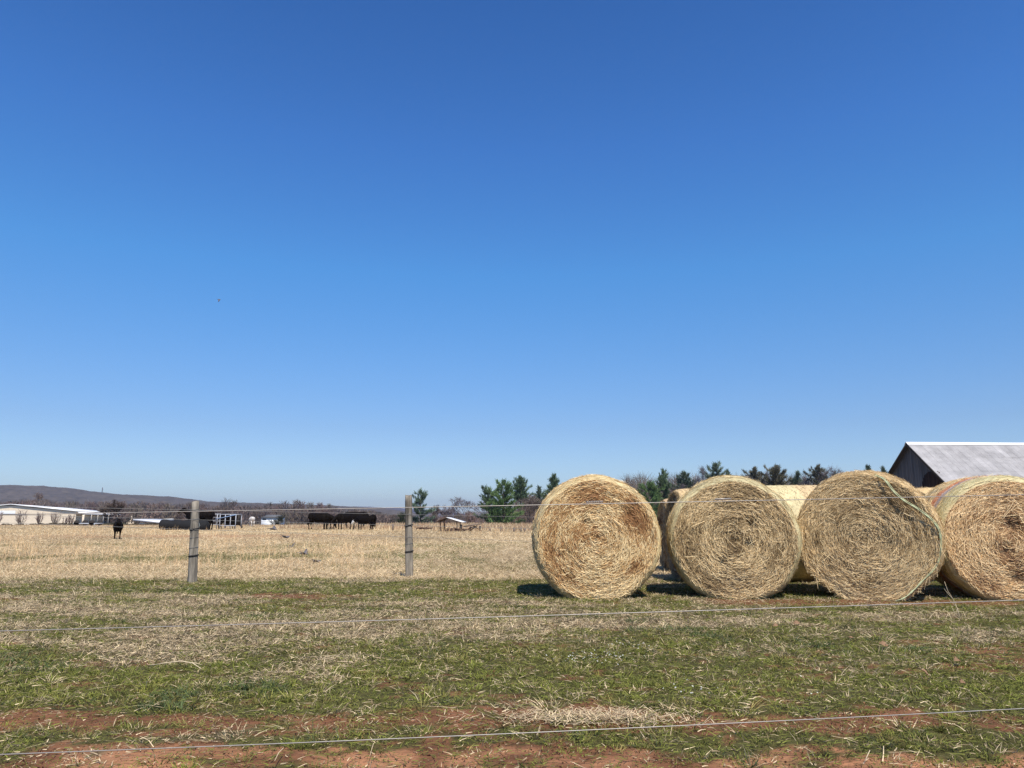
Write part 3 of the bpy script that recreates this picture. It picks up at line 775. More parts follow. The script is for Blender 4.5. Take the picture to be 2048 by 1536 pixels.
# ------------------------------------------------------------------ cattle
def cow_mesh(name, pose, scale=1.0):
    bm = bmesh.new()
    def ball(p, r, s=(1, 1, 1)):
        m = Matrix.Translation(p) @ Matrix.Diagonal((r * s[0], r * s[1], r * s[2], 1))
        bmesh.ops.create_icosphere(bm, subdivisions=2, radius=1, matrix=m)
    def limb(a, b, ra, rb, k=7, s=(1, 1, 1)):
        a = Vector(a); b = Vector(b)
        for i in range(k):
            t = i / (k - 1); ball(a.lerp(b, t), ra + (rb - ra) * t, s)
    # trunk: deep chest, belly, rump with hip bones
    limb((-.72, 0, 1.03), (-.35, 0, .97), .29, .36, 5, (1, .88, 1)); limb((-.35, 0, .96), (.35, 0, .91), .37, .40, 6, (1, .92, 1.0))
    limb((.35, 0, .93), (.68, 0, .98), .38, .29, 5, (1, .78, 1.05)); limb((-.85, 0, 1.17), (-.35, 0, 1.10), .14, .14, 6, (1, .8, .9)); limb((-.35, 0, 1.10), (.5, 0, 1.20), .14, .15, 8, (1, .8, .9)); ball((.62, 0, .78), .24, (.9, .6, 1.1)); ball((-.1, 0, .72), .26, (1.6, .8, .8))
    ball((-.80, .16, 1.17), .09); ball((-.80, -.16, 1.17), .09)
    if pose == 'graze':
        neck = [(.65, 0, 1.05), (.98, 0, .78), (1.18, 0, .48)]; head = [(1.2, 0, .46), (1.38, 0, .14)]
    elif pose == 'low':
        neck = [(.65, 0, 1.08), (1.0, 0, .98), (1.22, 0, .82)]; head = [(1.25, 0, .84), (1.52, 0, .56)]
    else:
        neck = [(.65, 0, 1.08), (.95, 0, 1.22), (1.1, 0, 1.32)]; head = [(1.13, 0, 1.36), (1.48, 0, 1.16)]
    limb(neck[0], neck[1], .25, .19, 6, (1, .72, 1)); limb(neck[1], neck[2], .19, .15, 5, (1, .8, 1))
    limb(head[0], head[1], .145, .085, 7, (1, .85, 1)); h = Vector(head[0])
    for s in (-1, 1):
        limb(h + Vector((-.02, s * .12, .05)), h + Vector((-.05, s * .27, .03)), .05, .03, 4, (1, 1, .6))
        dx = .0
        # front leg: shoulder, knee, fetlock, hoof
        limb((.55, s * .17, .85), (.56 + dx, s * .17, .46), .13, .068, 6); limb((.56, s * .17, .46), (.55, s * .17, .12), .066, .048, 6); ball((.57, s * .17, .05), .065, (1.1, 1, .8))
        # hind leg: thigh, stifle forward, hock back, cannon, hoof
        limb((-.68, s * .17, .98), (-.60, s * .19, .72), .22, .15, 5, (1, .7, 1)); limb((-.60, s * .19, .72), (-.84, s * .18, .48), .13, .07, 6)
        limb((-.84, s * .18, .48), (-.80, s * .18, .12), .062, .048, 6); ball((-.77, s * .18, .05), .065, (1.1, 1, .8))
    limb((-.97, 0, 1.18), (-1.04, 0, .95), .035, .03, 4); limb((-1.04, 0, .95), (-1.03, 0, .55), .028, .025, 10); ball((-1.03, 0, .45), .055, (.8, .8, 2))
    me = bpy.data.meshes.new(name + '_raw'); bm.to_mesh(me); bm.free()
    o = bpy.data.objects.new(name, me); C.objects.link(o)
    rm = o.modifiers.new('r', 'REMESH'); rm.mode = 'VOXEL'; rm.voxel_size = .032; rm.use_smooth_shade = True
    sm = o.modifiers.new('s', 'SMOOTH'); sm.iterations = 4; sm.factor = .5
    dg = bpy.context.evaluated_depsgraph_get(); ev = o.evaluated_get(dg)
    m2 = bpy.data.meshes.new_from_object(ev); o.modifiers.clear(); o.data = m2; bpy.data.meshes.remove(me)
    m2.name = name; m2.materials.clear(); m2.materials.append(M_cow)
    bpy.data.objects.remove(o)
    return m2, head
protos = {p: cow_mesh('cow_' + p, p) for p in ('graze', 'low', 'stand')}
def cow(px, py, heading, pose, h, label, Y=None, name='cow', white=None, group='black cattle in the far field', material=None):
    """heading: degrees, 0 = head to the right"""
    me, head = protos[pose]
    if Y is None: Y = yg(py)
    p = at(px, py, Y); s = h / 1.38
    o = bpy.data.objects.new(name, me if material is None else me.copy()); C.objects.link(o)
    if material: o.data.materials.clear(); o.data.materials.append(material)
    o.location = (p.x, Y, float(terrain(p.x, Y))); o.rotation_euler = (0, 0, R(heading)); o.scale = (s, s * random.Random(px).uniform(.95, 1.08), s)
    tag(o, label, 'calf' if name == 'calf' else 'cow', group)
    if white:
        mb = MB(); a, b = Vector(head[0]), Vector(head[1])
        d = (b - a).normalized(); up = Vector((0, 1, 0)).cross(d)
        pts = [a + d * t * (b - a).length for t in (-.12, 0, .25, .5, .75, 1, 1.15)]
        mb.tube(pts, [.05, .15, .145, .135, .12, .10, .05], 12)
        f = mb.build('face', M_white_hair, o, True); f['label'] = 'white face'
        f.scale = (1, 1, 1)
    return o
cow(234, 1078, -62, 'stand', .86, 'small black calf walking alone in the open field at far left', name='calf')
cow(398, 1057, 180, 'stand', 1.62, 'big black cow behind the black trough and the left fence post', Y=61)
cow(456, 1055, 55, 'graze', 1.36, 'black cow standing inside the grey metal panel frame', Y=65.5)
cow(638, 1057, -14, 'low', 1.40, 'black cow at the left end of the herd, tail hanging, side on', Y=62)
cow(659, 1055, 76, 'graze', 1.18, 'black cow feeding close against the right side of the leftmost side-on cow', Y=64.5)
cow(690, 1055, 236, 'low', 1.36, 'black cow in the middle of the herd, right of the gap', Y=62.5)
cow(713, 1055, 22, 'graze', 1.52, 'tallest black back showing behind the white faced cow', Y=67)
cow(729, 1059, 152, 'low', 1.16, 'black cow with a white face turned left', Y=60.5, white=True)
cow(745, 1056, 104, 'graze', 1.28, 'black cow at the right end of the herd seen from behind', Y=64.5)
cow(503, 1052, 120, 'graze', 1.1, 'pale cow, small with distance, between the metal frame and the little white house', Y=86, material=M_brownwhite, group='')

# ------------------------------------------------------------------ farm things in the field
def trough():
    Y = 60; a = at(321, 1060, Y); b = at(415, 1060, Y); L = b.x - a.x
    t = empty('feed_trough', ((a.x + b.x) / 2, Y, 0), 0, 'long black ribbed rubber trough lying in spilled hay by the left post', 'trough')
    mb = MB(); n = 14; K = 46; r = .40; vs = []
    for i in range(K + 1):
        x = -L / 2 + L * i / K; rr = r * (1 + (.035 if i % 2 else 0)) * (1 - .12 * (1 if i in (0, K) else 0)) * (1 + .05 * math.sin(i * .5))
        for k in range(n):
            an = 2 * PI * k / n; vs.append((x, math.cos(an) * rr * 1.1, .40 + math.sin(an) * rr - .10 * (x / L + .5)))
    q = [(i * n + k, i * n + (k + 1) % n, (i + 1) * n + (k + 1) % n, (i + 1) * n + k) for i in range(K) for k in range(n)]
    vs += [(-L / 2, 0, .4), (L / 2, 0, .32)]; m = len(vs)
    tr = [(m - 2, (k + 1) % n, k) for k in range(n)] + [(m - 1, K * n + k, K * n + (k + 1) % n) for k in range(n)]
    mb.add(vs, q, tr); mb.build('tub', M_trough, t, False)
    m3 = MB(); xm = at(402, 1060, Y).x - t.location.x
    for dx in (-.10, .08):
        for s in (1, -1):
            m3.tube([(xm + dx, -.47, .36), (xm + dx - .10, -.44, .36 + s * .17)], .022, 5)
    m3.build('chevron_mark', mat('pale_mark', (.22, .25, .24)), t)
    m4 = MB(); x0 = at(327, 1044, Y).x - t.location.x; m4.box(x0, x0 + .75, -.1, .1, .80, .87); m4.build('board', M_white, t)
trough()
def panel_frame():
    Y = 65; a = at(442, 1054, Y); b = at(473, 1054, Y); Wd = b.x - a.x
    H = 1.22
    t = empty('cattle_panel', ((a.x + b.x) / 2, Y, 0), R(2), 'boxy grey metal pipe frame with a diagonal brace around a black cow', 'metal frame')
    def bar(p, q, r=.035): mb = MB(); mb.tube([p, q], r, 6); return mb
    for x in (-Wd / 2, -Wd / 6, Wd / 6, Wd / 2):
        bar((x, -.35, 0), (x, -.35, H), .038).build('upright', M_frame, t)
    for x in (-Wd / 2, Wd / 2): bar((x, 1.15, 0), (x, 1.15, H)).build('upright', M_frame, t)
    for z in (.28, H): bar((-Wd / 2, -.35, z), (Wd / 2, -.35, z), .04).build('rail', M_frame, t)
    for x in (-Wd / 2, Wd / 2): bar((x, -.35, H), (x, 1.15, H)).build('rail', M_frame, t)
    bar((-Wd / 2, 1.15, H), (Wd / 2, 1.15, H)).build('rail', M_frame, t)
    bar((-Wd / 2 - .35, -.42, .82), (Wd / 2, -.40, H - .02), .03).build('brace', mat('blue_pipe', (.22, .32, .5)), t)
    mb = MB(); mb.box(-Wd / 2 + .05, Wd / 2 - .05, .98, 1.02, .3, H - .04); mb.build('dark_fill', M_dark, t)  # dark sheet that makes the frame's inside read black
    m5 = MB()
    for z in (.35, .65, .95): m5.tube([(-Wd / 2 - 1.0, -.3, z + .05), (-Wd / 2 - .06, -.3, z)], .025, 5)
    m5.tube([(-Wd / 2 - 1.35, -.2, H + .02), (-Wd / 2, -.2, H + .02)], .04, 5); m5.tube([(-Wd / 2 - .25, -.3, 0), (-Wd / 2 - .25, -.3, H)], .035, 5)
    m5.build('side_gate', M_frame, t)
panel_frame()
# open shelter
def shelter():
    Y = 54; c = at(903, 1065, Y)
    t = empty('field_shelter', (c.x, Y, 0), R(-6), 'low open shelter with a bright tin roof on thin posts, at the tall grass', 'shelter')
    z0 = at(0, 1043, Y).z; z1 = at(0, 1036, Y).z; zr = at(0, 1043, Y).z
    hw = (at(927, 1040, Y).x - at(876, 1040, Y).x) / 2
    x0 = -hw; x1 = hw; xr = at(897, 1040, Y).x - c.x
    mb = MB()
    def slab(xa, za, xb, zb):
        M = None; v = []
        for dz in (0, .035):
            for y_ in (-.85, .95):
                v += [(xa, y_, za + dz), (xb, y_, zb + dz)]
        return v, [(0, 1, 3, 2), (4, 6, 7, 5), (0, 4, 5, 1), (2, 3, 7, 6), (0, 2, 6, 4), (1, 5, 7, 3)]
    v, q = slab(x0 - .02, z0 - .02, xr, z1 + .02); mb.add(v, q); o = mb.build('roof_panel', M_rust, t); o['label'] = 'left roof slope coloured dark for shade'  # left slope's dark colour stands in for the roof's shaded underside
    mb = MB(); v, q = slab(xr + .002, z1 + .02, x1, zr - .06); mb.add(v, q); o = mb.build('roof_panel', M_whiteroof, t); o['label'] = 'bright right roof slope'
    for x, y_ in [(x0 + .22, -.6), (x0 + .24, .6), (xr - .12, -.7), (x1 - .42, -.6), (x1 - .40, .6)]:
        mb = MB(); zt = z0 + (z1 - z0) * (x - x0) / (xr - x0) if x < xr else z1 + (zr - z1) * (x - xr) / (x1 - xr)
        mb.tube([(x, y_, -.05), (x, y_, zt - .03)], .035, 6); mb.build('post', M_rust, t)
    # scrap lying underneath
    rg = random.Random(4); mb = MB()
    sc_ = empty('scrap_heap', (at(908, 1065, Y - .3).x, Y - .9, 0), 0, 'dark brown heap of roots and scrap under the right side of the open shelter', 'scrap heap')
    for i in range(46):
        a = Vector((rg.gauss(0, .28), rg.gauss(0, .15), rg.uniform(0, .12))); b = a + Vector((rg.gauss(0, .3), rg.gauss(0, .1), rg.uniform(0, .2)))
        mb.tube([a, (a + b) / 2 + Vector((0, 0, .05)), b], [.05, .04, .02], 5)
    mb.build('branches', M_rust, sc_)
    s2 = empty('plank_stand', (at(944, 1062, Y).x, Y, 0), R(4), 'tilted wooden plank on crossed legs right of the open shelter', 'plank')
    hw = .72
    m = MB(); v = []
    for dz in (0, .09):
        for y_ in (-.25, .25): v += [(-hw * .85, y_, .30 + dz), (hw * .95, y_, .50 + dz)]
    m.add(v, [(0, 1, 3, 2), (4, 6, 7, 5), (0, 4, 5, 1), (2, 3, 7, 6), (0, 2, 6, 4), (1, 5, 7, 3)]); m.build('plank', M_dirtwood, s2)
    for p, q_ in [((-.65, -.1, .02), (.2, -.1, .36)), ((.1, 0, .38), (.72, -.05, .0)), ((-.2, .1, .0), (.35, .1, .4)), ((-.1, 0, .0), (-.15, 0, .33))]:
        m = MB(); m.tube([p, q_], .04, 6); m.build('leg', M_rust, s2)
    s3 = MB()
    for i in range(26):
        a = Vector((rg.uniform(-.5, .5), rg.gauss(0, .1), rg.uniform(.02, .08))); b = a + Vector((rg.uniform(.1, .4), rg.gauss(0, .1), rg.uniform(-.03, .08)))
        s3.tube([a, b], [.045, .03], 5)
    o = s3.build('fallen_branch', M_rust, None); Yb = 56; p = at(844, 1063, Yb); o.location = (p.x, Yb, .12)
    tag(o, 'dark fallen branch lying at the edge of the tall grass behind the right post', 'branch')
shelter()
# small white house far off
def small_house():
    Y = 175; a = at(522, 1050, Y); b = at(553, 1050, Y); zt = at(0, 1035.5, Y).z; zr = at(0, 1029.5, Y).z; gz = float(terrain(0, Y))
    Wd = b.x - a.x
    t = empty('house', ((a.x + b.x) / 2, Y, gz), 0, 'small white house with a grey roof, far left of the herd', 'house')
    mb = MB(); mb.box(-Wd / 2, Wd / 2, 0, 6, 0, zt - gz); mb.build('wall', M_white, t)
    mb = MB(); h0 = zt - gz; h1 = zr - gz
    mb.add([(-Wd / 2 - .1, -.3, h0), (Wd / 2 + .1, -.3, h0), (Wd / 2 + .1, 6.3, h0), (-Wd / 2 - .1, 6.3, h0), (-Wd / 2 + .3, 3, h1), (Wd / 2 - .3, 3, h1)],
           [(0, 1, 5, 4), (2, 3, 4, 5), (0, 3, 2, 1)], [(1, 2, 5), (3, 0, 4)]); mb.build('roof', M_grey, t)
    mb = MB(); mb.box(-Wd * .42, -Wd * .18, -.05, -.01, h0 - .5, h0 - .15); mb.build('window', M_grey, t)
small_house()

# big low cream barn far left
def long_barn():
    Yc = 300; gz = -3.0
    corner = at(152, 1030, Yc); corner.z = gz
    t = empty('farm_building', corner, 0, 'huge low cream building with a white metal roof at far left below the hill', 'building')
    gd = Vector((-1, -.16, 0)).normalized()            # along the gable wall, to the left
    ld = Vector((-.40, 1, 0)).normalized()             # along the long side, away
    Wg = 48; Ln = 150
    ze = at(0, 1023, 300).z - gz; zr = at(0, 1011.5, 300).z - gz
    def P(a, l, z): p = gd * a + ld * l; return Vector((p.x, p.y, z))
    mb = MB(); mb.add([P(0, 0, 0), P(Wg, 0, 0), P(Wg, 0, ze), P(Wg / 2, 0, zr), P(0, 0, ze)], [(0, 1, 2, 4)], [(4, 2, 3)]); mb.build('gable_wall', M_cream, t)
    mb = MB(); mb.add([P(0, 0, 0), P(0, Ln, 0), P(0, Ln, ze), P(0, 0, ze)], [(0, 3, 2, 1)]); mb.add([P(Wg, 0, 0), P(Wg, Ln, 0), P(Wg, Ln, ze), P(Wg, 0, ze)], [(0, 1, 2, 3)])
    mb.add([P(0, Ln, 0), P(Wg, Ln, 0), P(Wg, Ln, ze), P(Wg / 2, Ln, zr), P(0, Ln, ze)], [(0, 4, 2, 1)], [(4, 3, 2)])
    mb.build('side_wall', M_cream, t)
    mb = MB()
    for s in (0, 1):
        e = -.8 if s == 0 else Wg + .8
        v = [P(e, -.8, ze - .05), P(e, Ln + .8, ze - .05), P(Wg / 2, Ln + .8, zr + .35), P(Wg / 2, -.8, zr + .35)]
        v += [x + Vector((0, 0, .3)) for x in v]
        mb.add(v, [(0, 1, 2, 3), (4, 7, 6, 5), (0, 4, 5, 1), (1, 5, 6, 2), (2, 6, 7, 3), (3, 7, 4, 0)])
    mb.build('roof', M_whiteroof, t)
    # lighter high panel and its ledge on the gable
    mb = MB(); a0 = 24; p = gd
    mb.add([P(22, -.06, ze - .9), P(48, -.06, ze - .9), P(48, -.06, ze + .3), P(22, -.06, ze + .3)], [(0, 1, 2, 3)]); mb.build('sign_band', M_white, t)
    mb = MB(); M_ = Matrix.Identity(4); v = [P(18, -.3, ze - 1.05), P(48, -.3, ze - 1.05), P(48, 0, ze - 1.05), P(18, 0, ze - 1.05)]; v += [x + Vector((0, 0, .14)) for x in v]
    mb.add(v, [(0, 1, 2, 3), (4, 7, 6, 5), (0, 4, 5, 1), (1, 5, 6, 2), (2, 6, 7, 3), (3, 7, 4, 0)]); mb.build('ledge', M_dark, t)
    # lean-to along the long side with an open front
    mb = MB(); v = [P(-1.0, -2, ze - .7), P(-3.2, -2, ze - 1.2), P(-3.2, Ln + 30, ze - 1.2), P(-1.0, Ln + 30, ze - .7)]; v += [x + Vector((0, 0, .5)) for x in v]
    mb.add(v, [(0, 1, 2, 3), (4, 7, 6, 5), (0, 4, 5, 1), (1, 5, 6, 2), (2, 6, 7, 3), (3, 7, 4, 0)]); o = mb.build('side_roof', M_whiteroof, t)
    for i in range(9):
        mb = MB(); p = P(-3.0, -1.5 + i * 20, 0); mb.box(p.x - .3, p.x + .3, p.y - .35, p.y + .35, 0, ze - 1.2); mb.build('support_post', M_cream, t)
    mb = MB(); v = [P(-1.5, Ln + 20, 0), P(-8.5, Ln + 20, 0), P(-8.5, Ln + 20, ze - 1.35), P(-1.5, Ln + 20, ze - 1.35)]; mb.add(v, [(0, 1, 2, 3)]); mb.build('end_wall', M_cream, t)
long_barn()
def low_shed():
    # lower far annexe
    Y = 260; a = at(283, 1041, Y); b = at(347, 1045, Y); gz = -3.
    t = empty('shed', ((a.x + b.x) / 2, Y, gz), R(-12), 'low cream shed with a white roof edge at the right end of the huge building', 'shed')
    Wd = 16; mb = MB(); h = a.z - gz
    mb.box(-7, 3, 0, 14, 0, h - .9); mb.build('wall', M_cream, t)
    mb = MB(); v = [(-9, -.8, h), (9, -.8, h - 1.5), (9, 15, h - 1.5), (-9, 15, h)]; v += [(x, y_, z + .5) for x, y_, z in v]
    mb.add(v, [(0, 1, 2, 3), (4, 7, 6, 5), (0, 4, 5, 1), (1, 5, 6, 2), (2, 6, 7, 3), (3, 7, 4, 0)]); mb.build('roof', M_whiteroof, t)
low_shed()
def cart():
    Y = 92; a = at(155, 1052, Y); b = at(198, 1052, Y); Wd = b.x - a.x; gz = float(terrain(a.x, Y))
    t = empty('hay_wagon', ((a.x + b.x) / 2, Y, gz), 0, 'pale flat wagon parked before the huge cream building', 'wagon')
    h = at(0, 1046, Y).z - gz
    mb = MB(); mb.box(-Wd / 2, Wd / 2, -1, 1, h - .14, h); mb.build('bed', M_frame, t)
    mb = MB(); mb.box(-Wd / 2, -Wd / 6, -.9, .9, .25, h - .15); mb.build('box_body', M_grey, t)
    for x in (-Wd * .35, Wd * .35):
        for y_ in (-.9, .9):
            mb = MB(); mb.tube([(x, y_ - .1, .33), (x, y_ + .1, .33)], .33, 14); mb.build('wheel', M_dark, t)
    mb = MB(); mb.tube([(Wd / 2 - .06, -.95, 0), (Wd / 2 - .06, -.95, h)], .07, 6); mb.build('stake', M_frame, t)
cart()

# ------------------------------------------------------------------ big barn at right
def barn():
    pk = at(1820, 887, 70)
    th = R(3.5); ld = Vector((math.cos(th), math.sin(th), 0)); fd = Vector((math.sin(th), -math.cos(th), 0))
    t = empty('barn', (pk.x, pk.y, 0), th, 'weathered grey barn with a wide tin roof rising behind the bales at right', 'barn')
    zr = pk.z; w_ = 5.35; ze = at(1878, 968, 70 - w_).z
    Ln = 34
    # boards of the gable
    mb = MB(); rg = random.Random(2); nb = 44; bw = 2 * w_ / nb
    for i in range(nb):
        y0 = -w_ + i * bw; y1 = y0 + bw - .018
        zt = min(zr - (zr - ze) * abs((y0 + y1) / 2) / w_ - .04, zr)
        c0 = rg.uniform(.65, 1.15); c = (.165 * c0, .14 * c0, .12 * c0)
        zt0 = zr - (zr - ze) * abs(y0) / w_ - .06; zt1 = zr - (zr - ze) * abs(y1) / w_ - .06
        d = rg.uniform(0, .02); zz = 2.6 if -4.4 < y0 < -1.6 else 0
        for (za, zb0, zb1, cc) in [(0, zt0, zt1, c)]:
            v = [(-d, y0, za), (-d, y1, za), (-d, y1, zb1), (-d, y0, zb0), (.05, y0, za), (.05, y1, za), (.05, y1, zb1), (.05, y0, zb0)]
            mb.add(v, [(0, 3, 2, 1), (4, 5, 6, 7), (0, 4, 7, 3), (1, 2, 6, 5), (3, 7, 6, 2)], c=cc)
    mb.build('gable_wall', M_barnboard, t)
    # big doorway with a brown wooden door, rounded top corners
    mb = MB(); zd = at(1850, 943, 67).z
    for i in range(15):
        y0 = -4.25 + i * .19; hh = zd - (.35 if i < 1 or i > 13 else (.12 if i < 2 or i > 12 else 0)) - .45 * max(0, (i - 9)) / 5 ; c0 = rg.uniform(.6, 1.1)
        mb.box(-.08, -.035, y0, y0 + .172, 0, hh, c=(.06 * c0, .032 * c0, .022 * c0))
    mb.build('door', M_barnboard, t)
    mb = MB(); mb.box(.05, Ln, -w_, -w_ + .12, 0, ze - .12, c=(.2, .19, .185)); mb.build('front_wall', M_barnboard, t)
    mb = MB(); mb.box(.05, Ln, w_ - .12, w_, 0, ze - .12, c=(.2, .19, .185)); mb.build('back_wall', M_barnboard, t)
    sl = (zr - ze) / w_
    for s, nm in ((-1, 'front'), (1, 'back')):
        mb = MB(); ns = int(Ln / .62); rows = [(0, .36), (.36, .70), (.70, 1.06)]
        for r_i, (f0, f1) in enumerate(rows):
            for i in range(ns):
                x0 = -.35 + i * .62 + (.0 if r_i % 2 == 0 else .0); x1 = x0 + .62
                c0 = rg.uniform(.93, 1.05); c = (.325 * c0, .31 * c0, .305 * c0)
                lift = .012 * (len(rows) - r_i)
                y0, y1 = s * w_ * f0, s * w_ * (f1 + .006)
                za, zb = zr - sl * w_ * f0 + lift, zr - sl * w_ * (f1 + .006) + lift
                # corrugated cross section
                k = 5; v = []
                for j in range(k + 1):
                    xx = x0 + (x1 - x0) * j / k; dz = .009 if j % 2 else 0
                    v += [(xx, y0, za + dz), (xx, y1, zb + dz)]
                q = [(2 * j, 2 * j + 1, 2 * j + 3, 2 * j + 2) if s < 0 else (2 * j, 2 * j + 2, 2 * j + 3, 2 * j + 1) for j in range(k)]
                mb.add(v, q, c=c)
                # raised seam
                mb.add([(x1 - .02, y0, za + .018), (x1 + .02, y0, za + .018), (x1 + .02, y1, zb + .018), (x1 - .02, y1, zb + .018), (x1 - .02, y0, za), (x1 - .02, y1, zb), (x1 + .02, y0, za), (x1 + .02, y1, zb)],
                       [(0, 3, 2, 1), (0, 4, 5, 3), (1, 2, 7, 6)], c=c)
        o = mb.build('roof_panel', M_barnroof, t)
        # thickness below the sheets
        mb = MB(); v = [(-.3, 0, zr - .05), (Ln, 0, zr - .05), (Ln, s * w_ * 1.05, ze - sl * w_ * .05 - .05), (-.3, s * w_ * 1.05, ze - sl * w_ * .05 - .05)]; v += [(a, b, c - .12) for a, b, c in v]
        mb.add(v, [(0, 1, 2, 3), (4, 7, 6, 5), (0, 4, 5, 1), (1, 5, 6, 2), (2, 6, 7, 3), (3, 7, 4, 0)]); mb.build('roof_deck', M_dark, t)
    mb = MB()
    mb.add([(-.4, 0, zr + .15), (Ln, 0, zr + .15), (-.4, -.30, zr - .30 * sl + .10), (Ln, -.30, zr - .30 * sl + .10), (-.4, .30, zr - .30 * sl + .10), (Ln, .30, zr - .30 * sl + .10)], [(0, 2, 3, 1), (0, 1, 5, 4)])
    mb.build('ridge_cap', M_whiteroof, t)
    for s in (-1, 1):
        mb = MB(); v = [(-.42, 0, zr + .02), (-.42, s * w_ * 1.05, ze - sl * w_ * .05 + .02), (-.42, s * w_ * 1.05, ze - sl * w_ * .05 - .2), (-.42, 0, zr - .2)]; v += [(a + .06, b, c) for a, b, c in v]
        mb.add(v, [(0, 1, 2, 3), (4, 7, 6, 5), (0, 4, 5, 1), (1, 5, 6, 2), (2, 6, 7, 3), (3, 7, 4, 0)]); mb.build('barge_board', M_dark, t)
barn()

# ------------------------------------------------------------------ trees
def segs_mesh(segs):
    """segs: (n,8) p0 p1 r0 r1 -> 4-sided tubes"""
    s = np.array(segs, float); p0, p1, r0, r1 = s[:, :3], s[:, 3:6], s[:, 6:7], s[:, 7:8]
    d = nrm(p1 - p0); up = np.where(np.abs(d[:, 2:3]) > .9, A_([[1., 0, 0]]), A_([[0, 0, 1.]]))
    a = nrm(np.cross(d, up)); b = np.cross(d, a)
    ring = [a, b, -a, -b]
    V = np.stack([p0 + k * r0 for k in ring] + [p1 + k * r1 for k in ring], 1).reshape(-1, 3)
    i = np.arange(len(s))[:, None] * 8
    Q = np.concatenate([i + A_([[k, (k + 1) % 4, 4 + (k + 1) % 4, 4 + k]]) for k in range(4)], 0)
    return V, Q

def bare_tree(px, ytop, Y, width_px, label, seed, col=(.16, .13, .12), name='bare_tree', group='leafless trees', depth=4, trunks=1, ybase=None, trunkcol=None, dens=1.0, spread=1.0):
    gz = float(terrain(0, Y)); top = at(px, ytop, Y); H = top.z - gz; X = top.x; Wd = width_px / F * Y
    rg = random.Random(seed)
    segs = []; tw = []
    def grow(p, d, L, r, lev):
        n = 3; q = p
        for i in range(n):
            d2 = (d + Vector((rg.gauss(0, .10), rg.gauss(0, .10), rg.gauss(0, .05) + .03))).normalized()
            e = q + d2 * L / n; r2 = r * (1 - .16)
            segs.append((*q, *e, r, r2))
            if lev > 0 and i > 0 or (lev == 0 and i == 2):
                for _ in range(1 if lev < 2 else 1):
                    sp_ = rg.uniform(.45, .95) * spread; ax = Vector((rg.gauss(0, 1), rg.gauss(0, 1), rg.gauss(0, .3))).normalized()
                    d3 = (d2 + ax * sp_).normalized(); d3.z = max(d3.z, -.05); d3.normalize()
                    if lev < depth: grow(e, d3, L * rg.uniform(.62, .82), r2 * .62, lev + 1)
            q = e; r = r2; d = d2
        if lev < depth:
            for _ in range(2):
                ax = Vector((rg.gauss(0, 1), rg.gauss(0, 1), rg.gauss(0, .3))).normalized()
                grow(q, (d + ax * rg.uniform(.25, .7) * spread).normalized(), L * rg.uniform(.62, .8), r * .7, lev + 1)
        else:
            for _ in range(4):
                ax = Vector((rg.gauss(0, 1), rg.gauss(0, 1), rg.gauss(.3, .5))).normalized(); tw.append((q, (d * .6 + ax).normalized(), L * rg.uniform(.5, 1.1)))
    for k in range(trunks):
        grow(Vector((rg.uniform(-.12, .12) * (trunks > 1), 0, -.2)), Vector((rg.gauss(0, .08), rg.gauss(0, .08), 1)).normalized(), 1.0, .05, 0)
    S_ = np.array(segs); zmax = max(S_[:, 5].max(), 1e-3)
    tp = A_([list(a + b * c) for a, b, c in tw]); zmax = max(zmax, tp[:, 2].max())
    xs = np.concatenate([S_[:, 3], tp[:, 0]]); wx = np.percentile(np.abs(xs - np.median(xs)), 96) * 2
    sz_ = H / zmax; sxy = Wd / wx
    for c in (0, 1, 3, 4): S_[:, c] *= sxy
    for c in (2, 5): S_[:, c] *= sz_
    rs = sz_ * .8; S_[:, 6:] *= rs; S_[:, 6:] = np.maximum(S_[:, 6:], .022)
    root = empty(name, (X, Y, gz), 0, label, 'tree', group)
    V, Q = segs_mesh(S_)
    c = np.tile(A_(trunkcol or col), (len(V), 1)) * np.random.default_rng(seed).uniform(.8, 1.2, (len(V), 1))
    mesh_np('trunk', V, Q, None, c, M_bark, False, root)
    rr = np.random.default_rng(seed)
    m = len(tw); reps = max(1, int(3 * dens))
    P = np.repeat(A_([list(a) for a, b, c_ in tw]) * A_([sxy, sxy, sz_]), reps, 0); Dv = np.repeat(A_([list(b) for a, b, c_ in tw]), reps, 0)
    Dv = nrm(Dv + rr.normal(0, .45, Dv.shape) + A_([0, 0, .15])); Lt = np.repeat(A_([c_ for a, b, c_ in tw]), reps) * sz_ * rr.uniform(.5, 1.0, m * reps)
    Sd = nrm(np.cross(Dv, rr.normal(0, 1, Dv.shape)))
    v, q, cc = ribbons(P, Dv, Sd, Lt, np.full(len(P), .03), rr.normal(0, .12, Dv.shape) * Lt[:, None], np.tile(A_(col), (len(P), 1)) * rr.uniform(.7, 1.35, (len(P), 1)), tip=.4)
    k = v[:, 2] < H * 1.0
    mesh_np('crown', v, q, None, cc, M_twig, False, root)
    return root

